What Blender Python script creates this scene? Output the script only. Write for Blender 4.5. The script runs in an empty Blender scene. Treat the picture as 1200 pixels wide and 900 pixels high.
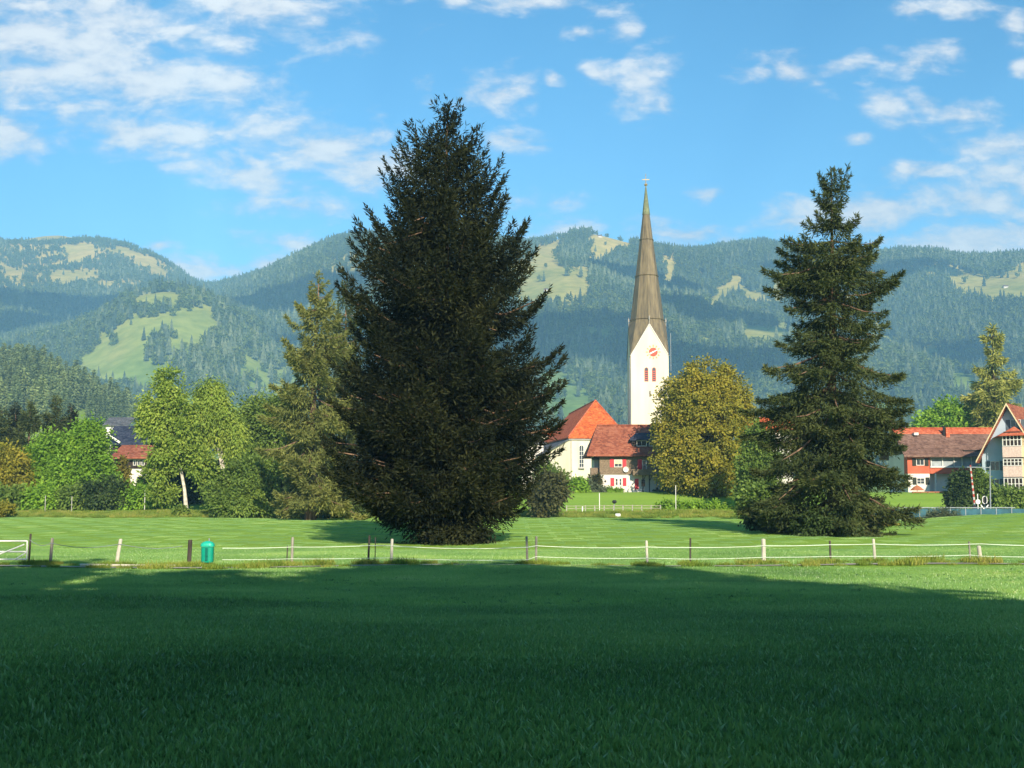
import bpy, math, random
import numpy as np
from mathutils import Vector, Matrix

rng = np.random.default_rng(7)
random.seed(7)
S = bpy.context.scene
COL = S.collection

# ------------------------------------------------------------------ camera model
F = 1500.0                       # focal length in 1200-wide pixels
CZ = 2.4                         # camera height above the fence-side meadow
PITCH = math.atan(142.0 / F)
CP, SP = math.cos(PITCH), math.sin(PITCH)

def W(px, py, D):
    """the point at depth D (metres ahead) seen at photo pixel px, py"""
    vx, vu, vf = (px - 600.0), (450.0 - py), F
    fy = vf * CP - vu * SP
    uz = vf * SP + vu * CP
    k = D / fy
    return Vector((vx * k, D, CZ + uz * k))

def X(px, D): return W(px, 592, D).x
def Z(py, D): return W(600, py, D).z

def to_px(x, y, z):
    """numpy: world -> photo pixels"""
    dz = z - CZ
    vf = y * CP + dz * SP
    vu = -y * SP + dz * CP
    return 600 + F * x / vf, 450 - F * vu / vf

# ------------------------------------------------------------------ sun
SUN_EL, SUN_AZ = math.radians(25), math.radians(12)   # behind the camera, a little to the right
SUN = Vector((math.sin(SUN_AZ) * math.cos(SUN_EL), -math.cos(SUN_AZ) * math.cos(SUN_EL), math.sin(SUN_EL)))

# ------------------------------------------------------------------ terrain heights
def sm(a, b, t):
    t = np.clip((t - a) / (b - a), 0, 1)
    return t * t * (3 - 2 * t)

def gz(x, y):
    x = np.asarray(x, float); y = np.asarray(y, float)
    z = 0.7 * (1 - sm(0, 45, y)) + 0.9 * sm(55, 150, y) + 0.7 * sm(150, 160, y)
    z = z + 2.7 * sm(164, 187, y)
    z = z + 1.15 * sm(24, 50, x) * sm(62, 108, y) * (1 - sm(112, 130, y))
    z = z - 1.6 * sm(27, 36, x) * sm(122, 132, y) * (1 - sm(150, 160, y))
    z = z + 0.05 * np.sin(x * 0.31 + y * 0.17) + 0.04 * np.sin(y * 0.43 - x * 0.11)
    return z

def g(x, y): return float(gz(x, y))

# ------------------------------------------------------------------ materials
def new_mat(name):
    m = bpy.data.materials.new(name); m.use_nodes = True
    nt = m.node_tree
    for n in list(nt.nodes): nt.nodes.remove(n)
    return m, nt, nt.nodes, nt.links

def ramp(nd, stops):
    r = nd.new('ShaderNodeValToRGB')
    e = r.color_ramp.elements
    while len(e) < len(stops): e.new(0.5)
    for k, (p, c) in enumerate(stops):
        e[k].position = p; e[k].color = (*c, 1)
    return r

def paint(name, col, rough=0.7, var=0.12, scale=2.0, spec=0.3, bump=0.0, col2=None, metallic=0.0, stretch=None):
    """plain surface with gentle procedural unevenness"""
    m, nt, nd, lk = new_mat(name)
    out = nd.new('ShaderNodeOutputMaterial'); b = nd.new('ShaderNodeBsdfPrincipled')
    tc = nd.new('ShaderNodeTexCoord'); no = nd.new('ShaderNodeTexNoise')
    no.inputs['Scale'].default_value = scale; no.inputs['Detail'].default_value = 6
    src = tc.outputs['Object']
    if stretch:
        mp = nd.new('ShaderNodeMapping'); mp.inputs['Scale'].default_value = stretch
        lk.new(src, mp.inputs['Vector']); src = mp.outputs['Vector']
    lk.new(src, no.inputs['Vector'])
    c2 = col2 or tuple(c * (1 - var * 2) for c in col)
    c1 = tuple(min(1, c * (1 + var)) for c in col)
    r = ramp(nd, [(0.3, c2), (0.65, c1)])
    lk.new(no.outputs['Fac'], r.inputs['Fac']); lk.new(r.outputs['Color'], b.inputs['Base Color'])
    b.inputs['Roughness'].default_value = rough; b.inputs['Metallic'].default_value = metallic
    b.inputs['Specular IOR Level'].default_value = spec
    if bump:
        bp = nd.new('ShaderNodeBump'); bp.inputs['Strength'].default_value = bump; bp.inputs['Distance'].default_value = 0.05
        lk.new(no.outputs['Fac'], bp.inputs['Height']); lk.new(bp.outputs['Normal'], b.inputs['Normal'])
    lk.new(b.outputs[0], out.inputs[0])
    return m

def tiles(name, ca, cb, cc, rows=3.0, cols=3.0):
    """roof tiles: blotchy burnt clay with courses"""
    m, nt, nd, lk = new_mat(name)
    out = nd.new('ShaderNodeOutputMaterial'); b = nd.new('ShaderNodeBsdfPrincipled')
    tc = nd.new('ShaderNodeTexCoord')
    n1 = nd.new('ShaderNodeTexNoise'); n1.inputs['Scale'].default_value = 0.45; n1.inputs['Detail'].default_value = 8; n1.inputs['Roughness'].default_value = 0.7
    lk.new(tc.outputs['Object'], n1.inputs['Vector'])
    v = nd.new('ShaderNodeTexVoronoi'); v.inputs['Scale'].default_value = 3.2
    mp = nd.new('ShaderNodeMapping'); mp.inputs['Scale'].default_value = (1, 1, 1.4)
    lk.new(tc.outputs['Object'], mp.inputs['Vector']); lk.new(mp.outputs['Vector'], v.inputs['Vector'])
    r = ramp(nd, [(0.28, ca), (0.5, cb), (0.72, cc)])
    mx = nd.new('ShaderNodeMix'); mx.data_type = 'FLOAT'; mx.inputs[0].default_value = 0.35
    sep = nd.new('ShaderNodeSeparateColor'); lk.new(v.outputs['Color'], sep.inputs[0])
    lk.new(n1.outputs['Fac'], mx.inputs[2]); lk.new(sep.outputs[0], mx.inputs[3])
    lk.new(mx.outputs[0], r.inputs['Fac']); lk.new(r.outputs['Color'], b.inputs['Base Color'])
    w = nd.new('ShaderNodeTexWave'); w.bands_direction = 'Z'; w.inputs['Scale'].default_value = 1.1; w.inputs['Distortion'].default_value = 0.6
    lk.new(tc.outputs['Object'], w.inputs['Vector'])
    bp = nd.new('ShaderNodeBump'); bp.inputs['Strength'].default_value = 0.5; bp.inputs['Distance'].default_value = 0.06
    lk.new(w.outputs['Fac'], bp.inputs['Height']); lk.new(bp.outputs['Normal'], b.inputs['Normal'])
    b.inputs['Roughness'].default_value = 0.8; b.inputs['Specular IOR Level'].default_value = 0.2
    lk.new(b.outputs[0], out.inputs[0])
    return m

def leafmat(name, stops, trans=0.3, objrand=False, nscale=0.25, rough=0.6, spec=0.2, noise_at=False, nk=0.9):
    """leaf / needle surface: colour from the card's own tint plus a broad noise, some light let through"""
    m, nt, nd, lk = new_mat(name)
    out = nd.new('ShaderNodeOutputMaterial'); b = nd.new('ShaderNodeBsdfPrincipled')
    tr = nd.new('ShaderNodeBsdfTranslucent'); mix = nd.new('ShaderNodeMixShader')
    at = nd.new('ShaderNodeAttribute'); at.attribute_name = 'tint'
    tc = nd.new('ShaderNodeTexCoord'); no = nd.new('ShaderNodeTexNoise'); no.inputs['Scale'].default_value = nscale; no.inputs['Detail'].default_value = 3
    if noise_at == 'place':
        gm_ = nd.new('ShaderNodeNewGeometry'); lk.new(gm_.outputs['Position'], no.inputs['Vector'])
    elif noise_at == 'slope_shade':
        oo = nd.new('ShaderNodeObjectInfo'); lk.new(oo.outputs['Location'], no.inputs['Vector'])  # noise at each tree paints light and shade patches into its colour
    else: lk.new(tc.outputs['Object'], no.inputs['Vector'])
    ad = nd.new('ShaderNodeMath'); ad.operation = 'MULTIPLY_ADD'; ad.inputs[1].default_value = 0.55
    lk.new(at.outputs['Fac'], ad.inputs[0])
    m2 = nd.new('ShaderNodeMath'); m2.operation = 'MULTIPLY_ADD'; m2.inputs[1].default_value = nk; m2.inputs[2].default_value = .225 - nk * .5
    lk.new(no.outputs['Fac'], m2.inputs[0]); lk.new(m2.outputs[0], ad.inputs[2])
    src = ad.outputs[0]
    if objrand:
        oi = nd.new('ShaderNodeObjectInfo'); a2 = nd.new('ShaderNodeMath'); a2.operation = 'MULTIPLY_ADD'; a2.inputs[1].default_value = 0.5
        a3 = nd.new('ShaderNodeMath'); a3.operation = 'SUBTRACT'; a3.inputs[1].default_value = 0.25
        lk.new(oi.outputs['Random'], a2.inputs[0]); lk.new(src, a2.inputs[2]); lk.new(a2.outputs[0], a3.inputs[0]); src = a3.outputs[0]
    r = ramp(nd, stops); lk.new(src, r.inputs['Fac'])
    lk.new(r.outputs['Color'], b.inputs['Base Color']); lk.new(r.outputs['Color'], tr.inputs['Color'])
    b.inputs['Roughness'].default_value = rough; b.inputs['Specular IOR Level'].default_value = spec
    mix.inputs[0].default_value = trans
    lk.new(b.outputs[0], mix.inputs[1]); lk.new(tr.outputs[0], mix.inputs[2]); lk.new(mix.outputs[0], out.inputs[0])
    return m

# ------------------------------------------------------------------ mesh building
class MB:
    def __init__(s):
        s.v = []; s.f = []; s.t = []; s.n = 0
    def add(s, verts, faces, tint=0.5):
        verts = np.asarray([tuple(p) for p in verts], float).reshape(-1, 3)
        s.v.append(verts); s.t.append(np.full(len(verts), tint))
        s.f += [tuple(i + s.n for i in f) for f in faces]
        s.n += len(verts)
    def cards(s, q, tint):
        """q: (m,4,3) quads"""
        m = len(q)
        s.v.append(q.reshape(-1, 3)); s.t.append(np.repeat(tint, 4))
        s.f.append(np.arange(s.n, s.n + 4 * m).reshape(m, 4)); s.n += 4 * m
    def box(s, x0, x1, y0, y1, z0, z1):
        v = [(x0,y0,z0),(x1,y0,z0),(x1,y1,z0),(x0,y1,z0),(x0,y0,z1),(x1,y0,z1),(x1,y1,z1),(x0,y1,z1)]
        s.add(v, [(0,3,2,1),(4,5,6,7),(0,1,5,4),(1,2,6,5),(2,3,7,6),(3,0,4,7)])
    def hexa(s, bot, top):
        """solid from two rings of the same count"""
        n = len(bot)
        f = [tuple(range(n - 1, -1, -1)), tuple(range(n, 2 * n))]
        f += [(i, (i + 1) % n, n + (i + 1) % n, n + i) for i in range(n)]
        s.add(list(bot) + list(top), f)
    def slab(s, quad, th, down=(0, 0, -1)):
        d = Vector(down) * th
        q = [Vector(p) for p in quad]
        s.hexa([p + d for p in q], q)
    def tube(s, pts, rad, n=7, cap=True):
        pts = [Vector(p) for p in pts]; k = len(pts); V = []; Fc = []
        for i, p in enumerate(pts):
            a = pts[max(0, i - 1)]; b = pts[min(k - 1, i + 1)]
            d = (b - a).normalized()
            u = d.cross(Vector((0.31, 0.95, 0.05))).normalized(); w = d.cross(u)
            r = rad[i] if hasattr(rad, '__len__') else rad
            for j in range(n):
                t = 2 * math.pi * j / n
                V.append(p + u * (r * math.cos(t)) + w * (r * math.sin(t)))
        for i in range(k - 1):
            for j in range(n):
                Fc.append((i*n+j, i*n+(j+1)%n, (i+1)*n+(j+1)%n, (i+1)*n+j))
        if cap:
            Fc.append(tuple(range(n - 1, -1, -1))); Fc.append(tuple(range((k-1)*n, k*n)))
        s.add(V, Fc)
    def disc(s, c, r, th, n=24, axis='y'):
        b = []; t = []
        for j in range(n):
            a = 2 * math.pi * j / n
            if axis == 'y':
                b.append((c[0]+r*math.cos(a), c[1], c[2]+r*math.sin(a))); t.append((c[0]+r*math.cos(a), c[1]-th, c[2]+r*math.sin(a)))
            else:
                b.append((c[0]+r*math.cos(a), c[1]+r*math.sin(a), c[2])); t.append((c[0]+r*math.cos(a), c[1]+r*math.sin(a), c[2]+th))
        s.hexa(b, t)
    def build(s, name, mat, parent=None, smooth=False, base=None):
        me = bpy.data.meshes.new(name)
        V = np.concatenate(s.v) if s.v else np.zeros((0, 3))
        if base is None and parent is not None: base = Vector(parent.get('_o', (0, 0, 0)))
        if base is not None: V = V - np.array(base)
        if s.f and all(isinstance(f, np.ndarray) for f in s.f):
            Fq = np.concatenate(s.f); m = len(Fq)
            me.vertices.add(len(V)); me.vertices.foreach_set('co', V.ravel())
            me.loops.add(4 * m); me.loops.foreach_set('vertex_index', Fq.ravel().astype(np.int32))
            me.polygons.add(m); me.polygons.foreach_set('loop_start', np.arange(0, 4 * m, 4, dtype=np.int32))
            me.update(calc_edges=True)
        else:
            fl = []
            for f in s.f:
                if isinstance(f, np.ndarray): fl += [tuple(r) for r in f]
                else: fl.append(f)
            me.from_pydata(V.tolist(), [], fl)
            me.update()
        a = me.attributes.new('tint', 'FLOAT', 'POINT'); a.data.foreach_set('value', np.concatenate(s.t).astype(np.float32))
        if smooth: me.polygons.foreach_set('use_smooth', np.ones(len(me.polygons), bool))
        me.materials.append(mat)
        o = bpy.data.objects.new(name, me); COL.objects.link(o)
        if parent is not None: o.parent = parent
        elif base is not None: o.location = base
        return o

def thing(name, label, cat, loc, group=None):
    o = bpy.data.objects.new(name, None); COL.objects.link(o)
    o.location = loc; o['label'] = label; o['category'] = cat
    o['_o'] = tuple(loc)
    o.empty_display_size = 0.3
    if group: o['group'] = group
    return o

def tag(o, label=None, cat=None, group=None, kind=None):
    for k, v in (('label', label), ('category', cat), ('group', group), ('kind', kind)):
        if v: o[k] = v
    return o

# a part whose parent is itself a mesh part (sub-part): keep the frame of the thing
def sub(mb, name, mat, part, th, smooth=False):
    return mb.build(name, mat, part, smooth, base=Vector(th['_o']))

# ------------------------------------------------------------------ foliage
def unit(v): return v / np.maximum(np.linalg.norm(v, axis=-1, keepdims=True), 1e-9)

def kites(p, d, w, l, wd, bend=0.0):
    """leaf cards: base p, direction d, side w, length l, width wd"""
    l = l[:, None]; wd = wd[:, None]
    mid = p + d * l * 0.45
    nrm = np.cross(d, w)
    mid = mid + nrm * (bend * l)
    return np.stack([p, mid + w * wd * 0.5, p + d * l, mid - w * wd * 0.5], 1)

def spruce(name, label, base, H, prof, seed, nbr, ncard, mats, cat='tree', group=None, t0=0.04, up=(-12, 45), tip=0.25, droop=0.15,
           hang=0.6, card=(0.5, 0.13), tiers=0, jit=0.16, trunk_r=0.45, spread=0.2, lean=(0, 0), bare=0, smin=0.12, tierjit=0.25, holes=0.0, shag=1.0):
    """prof(t) -> (left radius, right radius) at height fraction t. mats = (needles, bark)"""
    R = np.random.default_rng(seed)
    t = thing(name, label, cat, base, group)
    bx, by, bz = base
    # limbs
    u = R.random(nbr)
    tt = t0 + (1 - t0) * u ** 1.15
    if tiers:
        tt = (np.round(tt * tiers) + R.normal(0, tierjit, nbr)) / tiers
    tt = np.clip(tt, t0, 0.99)
    az = R.random(nbr) * 2 * np.pi
    pl = np.array([prof(x) for x in tt])
    k = 0.5 + 0.5 * np.cos(az)
    L = (pl[:, 0] * (1 - k) + pl[:, 1] * k) * R.uniform(1 - jit * 2.2, 1 + jit * 0.6, nbr)
    if holes:
        L = L * np.where(R.random(nbr) < holes, R.uniform(0.35, 0.7, nbr), 1)
    e = np.radians((np.interp(tt, up[0], up[1]) if isinstance(up[0], (list, tuple)) else up[0] + (up[1] - up[0]) * tt ** 1.6) + R.normal(0, 5, nbr))
    out = np.stack([np.cos(az), np.sin(az), np.zeros(nbr)], 1)
    side = np.stack([-np.sin(az), np.cos(az), np.zeros(nbr)], 1)
    zb = tt * H
    tn = np.tan(e)
    cx = bx + lean[0] * tt ** 1.5; cy = by + lean[1] * tt ** 1.5
    def bpt(i, s):
        p = np.stack([cx[i], cy[i], bz + zb[i]], 1) + out[i] * (L[i] * s)[:, None]
        p[:, 2] += L[i] * (tn[i] * s - droop * 4 * s * (1 - s)) + np.minimum(L[i], 3.2) * tip * s ** 5
        return p
    wgt = L ** 1.5; wgt /= wgt.sum()
    i = R.choice(nbr, ncard, p=wgt)
    s = smin + (1.02 - smin) * R.random(ncard) ** 0.7
    p = bpt(i, s)
    q = R.normal(0, 1, ncard) * spread * L[i] * np.clip(1.10 - s, 0.05, 0.6) * 1.5
    p = p + side[i] * q[:, None]
    hg = np.abs(R.normal(0, 1, ncard)) * hang * (0.2 + 0.8 * np.minimum(1, L[i] / 4)) * np.clip(1.2 - s, 0.1, 1) * shag
    p[:, 2] -= hg
    sd = np.sign(q)[:, None]
    d = out[i] * R.uniform(0.1, 0.9, ncard)[:, None] + side[i] * sd * R.uniform(0, 0.7, ncard)[:, None]
    d[:, 2] -= R.uniform(0.0, 1.2, ncard) * np.clip(1.2 - s, 0.1, 1)
    endup = (s > 0.86)
    d[:, 2] += np.where(endup, tip * 1.6 + tn[i] * 0.5, 0)
    d = unit(d + R.normal(0, 0.3, (ncard, 3)))
    w = unit(np.cross(d, R.normal(0, 1, (ncard, 3)) + np.array([0, 0, 1.2])))
    l = card[0] * R.uniform(0.6, 1.4, ncard); wd = card[1] * R.uniform(0.7, 1.5, ncard)
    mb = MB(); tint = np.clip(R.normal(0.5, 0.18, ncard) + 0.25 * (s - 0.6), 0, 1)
    mb.cards(kites(p, d, w, l, wd), tint)
    # leader
    nl = max(20, ncard // 1500)
    zt = H * (0.95 + 0.06 * R.random(nl) ** .7); a2 = R.random(nl) * 6.28
    p2 = np.stack([bx + lean[0] + 0.05 * np.cos(a2), by + lean[1] + 0.05 * np.sin(a2), bz + zt], 1)
    d2 = unit(np.stack([np.cos(a2) * .5, np.sin(a2) * .5, R.uniform(.1, 1, nl)], 1))
    mb.cards(kites(p2, d2, unit(np.cross(d2, R.normal(0, 1, (nl, 3)))), np.full(nl, card[0]), np.full(nl, card[1])), R.random(nl))
    mb.build('crown', mats[0], t)
    tb = MB()
    ts = np.linspace(0, 0.985, 14)
    tb.tube([(bx + lean[0] * a ** 1.5 + 0.06 * math.sin(a * 9 + seed), by + lean[1] * a ** 1.5, bz - 0.2 + (H + 0.2) * a) for a in ts],
            [max(0.03, trunk_r * (1 - a) ** 0.85 * (1.25 if a == 0 else 1)) for a in ts], 9)
    big = np.argsort(-L)[:max(0, min(nbr, 260))]
    for j in big[::2]:
        sp_ = np.array([0, .3, .6, .9]); pp = bpt(np.full(4, j), sp_)
        r0 = 0.018 * L[j] + 0.02
        tb.tube(pp, [r0, r0 * .75, r0 * .5, r0 * .2], 4, False)
    for _ in range(bare):      # dead pale boughs
        h = R.uniform(0.42, 0.75); a = R.uniform(math.pi * 1.05, math.pi * 1.95); r1 = prof(h)[0] * R.uniform(.5, .95)
        P0 = Vector((bx, by, bz + h * H)); o_ = Vector((math.cos(a), math.sin(a), R.uniform(-.3, .1)))
        c_ = [P0 + o_ * (r1 * q_) + Vector((R.normal(0, .3), R.normal(0, .2), R.normal(0, .25))) * q_ for q_ in (0.4, .6, .8, 1.0)]
        tb.tube(c_, [.07, .06, .045, .02], 4, False)
    tb.build('trunk', mats[1], t, True)
    return t

def clump_cards(R, lobes, nclump, nper, rc, leaf, flat=0.0, hangdown=0.0, inner=0.25):
    """lobes: list of (center, (rx,ry,rz)). returns quads, tint. Leaves sit in many little clumps near the lobe surfaces"""
    vol = np.array([l[1][0] * l[1][1] + l[1][0] * l[1][2] for l in lobes]); vol = vol / vol.sum()
    C = np.array([l[0] for l in lobes], float); RR = np.array([l[1] for l in lobes], float)
    li = R.choice(len(lobes), nclump, p=vol)
    dr = unit(R.normal(0, 1, (nclump, 3)))
    rad = np.where(R.random(nclump) < inner, R.uniform(.3, .85, nclump), R.uniform(.84, 1.06, nclump))
    cc = C[li] + dr * RR[li] * rad[:, None]
    rcl = rc * R.uniform(.6, 1.35, nclump)
    ct = np.clip(R.normal(.5, .16, nclump), 0, 1)
    n = nclump * nper
    ci = np.repeat(np.arange(nclump), nper)
    off = R.normal(0, .5, (n, 3)) * rcl[ci][:, None]
    off[:, 2] *= (1 - flat)
    p = cc[ci] + off
    if hangdown: p[:, 2] -= np.abs(R.normal(0, hangdown, n))
    d = unit(off + dr[ci] * 0.5 * rcl[ci][:, None] + R.normal(0, .35, (n, 3)) * rcl[ci][:, None])
    d[:, 2] -= 0.35 + hangdown * 0.8
    d = unit(d)
    nv = unit(dr[ci] + np.array([0, -0.1, 0.5]) + R.normal(0, .55, (n, 3)))
    w = unit(np.cross(d, nv))
    l = leaf[0] * R.uniform(.6, 1.4, n); wd = leaf[1] * R.uniform(.6, 1.4, n)
    tint = np.clip(ct[ci] + R.normal(0, .13, n), 0, 1)
    return kites(p - d * l[:, None] * .4, d, w, l, wd), tint

def leafy(name, label, base, lobes, seed, nclump, nper, rc, leaf, mats, cat='tree', group=None, trunk_r=0.25, trunk=None, crown='crown', limbs=True, stem='trunk', **kw):
    R = np.random.default_rng(seed)
    t = thing(name, label, cat, base, group)
    mb = MB(); q, tint = clump_cards(R, lobes, nclump, nper, rc, leaf, **kw)
    lo = gz(q[:, :, 0].mean(1), q[:, :, 1].mean(1)) + 0.02
    zm = q[:, :, 2].min(1); q[:, :, 2] += np.maximum(0, lo - zm)[:, None]
    mb.cards(q, tint); mb.build(crown, mats[0], t)
    if trunk_r:
        tb = MB(); B = Vector(base) - Vector((0, 0, .2))
        top = max(lobes, key=lambda l: l[0][2])[0]
        path = trunk or [B, B.lerp(Vector(top), .35), B.lerp(Vector(top), .7), Vector(top)]
        k = len(path)
        tb.tube(path, [trunk_r * (1.2 if j == 0 else 1) * (1 - .8 * j / (k - 1)) for j in range(k)], 8, False)
        if limbs:
            for (c, r) in lobes:
                c = Vector(c); f = .35 + .3 * R.random()
                s_ = Vector(path[0]).lerp(Vector(path[-1]), f)
                if s_.z > c.z - .3: s_ = Vector(path[0]).lerp(Vector(path[-1]), .22)
                m_ = s_.lerp(c, .5) + Vector((R.normal(0, .3), R.normal(0, .3), .2))
                tb.tube([s_, m_, c], [trunk_r * .45, trunk_r * .3, trunk_r * .08], 5, False)
        tb.build(stem, mats[1], t, True)
    return t

def scatter(name, pts, sc, rz, ix, sources, label, kind='stuff', tilt=None):
    """one object that strews copies of the source meshes over its own points"""
    me = bpy.data.meshes.new(name)
    me.vertices.add(len(pts)); me.vertices.foreach_set('co', np.asarray(pts, np.float32).ravel())
    tl = np.zeros((len(pts), 2)) if tilt is None else tilt
    for nm, ty, dat in (('sc', 'FLOAT', sc), ('rz', 'FLOAT', rz), ('rx', 'FLOAT', tl[:, 0]), ('ry', 'FLOAT', tl[:, 1]), ('ix', 'INT', ix)):
        a = me.attributes.new(nm, ty, 'POINT'); a.data.foreach_set('value', np.asarray(dat, np.int32 if ty == 'INT' else np.float32))
    o = bpy.data.objects.new(name, me); COL.objects.link(o)
    ng = bpy.data.node_groups.new(name, 'GeometryNodeTree')
    ng.interface.new_socket('Geometry', in_out='INPUT', socket_type='NodeSocketGeometry')
    ng.interface.new_socket('Geometry', in_out='OUTPUT', socket_type='NodeSocketGeometry')
    N = ng.nodes; Lk = ng.links
    gi = N.new('NodeGroupInput'); go = N.new('NodeGroupOutput')
    ip = N.new('GeometryNodeInstanceOnPoints'); g2i = N.new('GeometryNodeGeometryToInstance')
    for so in sources:
        oi = N.new('GeometryNodeObjectInfo'); oi.inputs['Object'].default_value = so; oi.transform_space = 'ORIGINAL'
        Lk.new(oi.outputs['Geometry'], g2i.inputs[0])
    def attr(nm, ty):
        a = N.new('GeometryNodeInputNamedAttribute'); a.data_type = ty; a.inputs['Name'].default_value = nm
        return next(s for s in a.outputs if s.enabled and s.name == 'Attribute')
    cx = N.new('ShaderNodeCombineXYZ'); er = N.new('FunctionNodeEulerToRotation')
    Lk.new(attr('rx', 'FLOAT'), cx.inputs[0]); Lk.new(attr('ry', 'FLOAT'), cx.inputs[1]); Lk.new(attr('rz', 'FLOAT'), cx.inputs[2]); Lk.new(cx.outputs[0], er.inputs[0]); Lk.new(er.outputs[0], ip.inputs['Rotation'])
    Lk.new(attr('sc', 'FLOAT'), ip.inputs['Scale'])
    ip.inputs['Pick Instance'].default_value = True
    Lk.new(attr('ix', 'INT'), ip.inputs['Instance Index'])
    Lk.new(gi.outputs[0], ip.inputs['Points']); Lk.new(g2i.outputs[0], ip.inputs['Instance']); Lk.new(ip.outputs[0], go.inputs[0])
    md = o.modifiers.new('scatter', 'NODES'); md.node_group = ng
    tag(o, label, None, None, kind)
    return o

def source(mb, name, mat):
    """a mesh only used by scatter(): kept out of the scene itself"""
    o = mb.build(name, mat); COL.objects.unlink(o); o.use_fake_user = True
    return o
HAZE = 2.05e-4
# ------------------------------------------------------------------ camera, render settings, light
cam = bpy.data.objects.new('camera', bpy.data.cameras.new('camera')); COL.objects.link(cam)
cam.location = (0, 0, CZ); cam.rotation_euler = (math.pi / 2 + PITCH, 0, 0)
cam.data.sensor_width = 36; cam.data.lens = 36 * F / 1200
cam.data.clip_start = 0.1; cam.data.clip_end = 20000
S.camera = cam
S.view_settings.view_transform = 'Standard'; S.view_settings.look = 'None'
S.view_settings.gamma = 1; S.view_settings.use_curve_mapping = False
EXPOSURE = 0.79
S.view_settings.exposure = EXPOSURE
S.render.engine = 'CYCLES'
c = S.cycles
c.max_bounces = 5; c.diffuse_bounces = 2; c.transmission_bounces = 3; c.transparent_max_bounces = 8; c.volume_bounces = 0
c.use_denoising = True
try: c.denoiser = 'OPENIMAGEDENOISE'
except Exception: pass

sl = bpy.data.lights.new('sun', 'SUN'); sl.energy = 4.4; sl.angle = math.radians(0.5); sl.color = (1.0, 0.88, 0.69)
so = bpy.data.objects.new('sun', sl); COL.objects.link(so)
so.rotation_euler = (-SUN).to_track_quat('-Z', 'Y').to_euler()

# world: Nishita sky with a layer of broken cloud
wd = bpy.data.worlds.new('World'); S.world = wd; wd.use_nodes = True
nt = wd.node_tree; nd = nt.nodes; lk = nt.links
for n in list(nd): nd.remove(n)
wo = nd.new('ShaderNodeOutputWorld'); bg = nd.new('ShaderNodeBackground')
sky = nd.new('ShaderNodeTexSky'); sky.sky_type = 'NISHITA'; sky.sun_disc = False
sky.sun_elevation = SUN_EL; sky.sun_rotation = math.pi - SUN_AZ
sky.altitude = 700; sky.air_density = 1.0; sky.dust_density = 0.4; sky.ozone_density = 2.5
hsv = nd.new('ShaderNodeHueSaturation'); hsv.inputs['Saturation'].default_value = 1.15; hsv.inputs['Hue'].default_value = 0.485; hsv.inputs['Value'].default_value = .455
gmn = nd.new('ShaderNodeGamma'); gmn.inputs[1].default_value = 1.3; lk.new(sky.outputs[0], gmn.inputs[0])
lk.new(gmn.outputs[0], hsv.inputs['Color'])
tc = nd.new('ShaderNodeTexCoord'); sp = nd.new('ShaderNodeSeparateXYZ'); lk.new(tc.outputs['Generated'], sp.inputs[0])
def mth(op, a, b=None, c_=None, clamp=False):
    m = nd.new('ShaderNodeMath'); m.operation = op; m.use_clamp = clamp
    for k, s_ in enumerate((a, b, c_)):
        if s_ is None: continue
        if isinstance(s_, (int, float)): m.inputs[k].default_value = s_
        else: lk.new(s_, m.inputs[k])
    return m.outputs[0]
yy = mth('MAXIMUM', sp.outputs[1], 0.08)
uu = mth('DIVIDE', sp.outputs[0], yy); ww = mth('DIVIDE', sp.outputs[2], yy)
cv = nd.new('ShaderNodeCombineXYZ'); lk.new(uu, cv.inputs[0]); lk.new(ww, cv.inputs[1])
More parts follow.
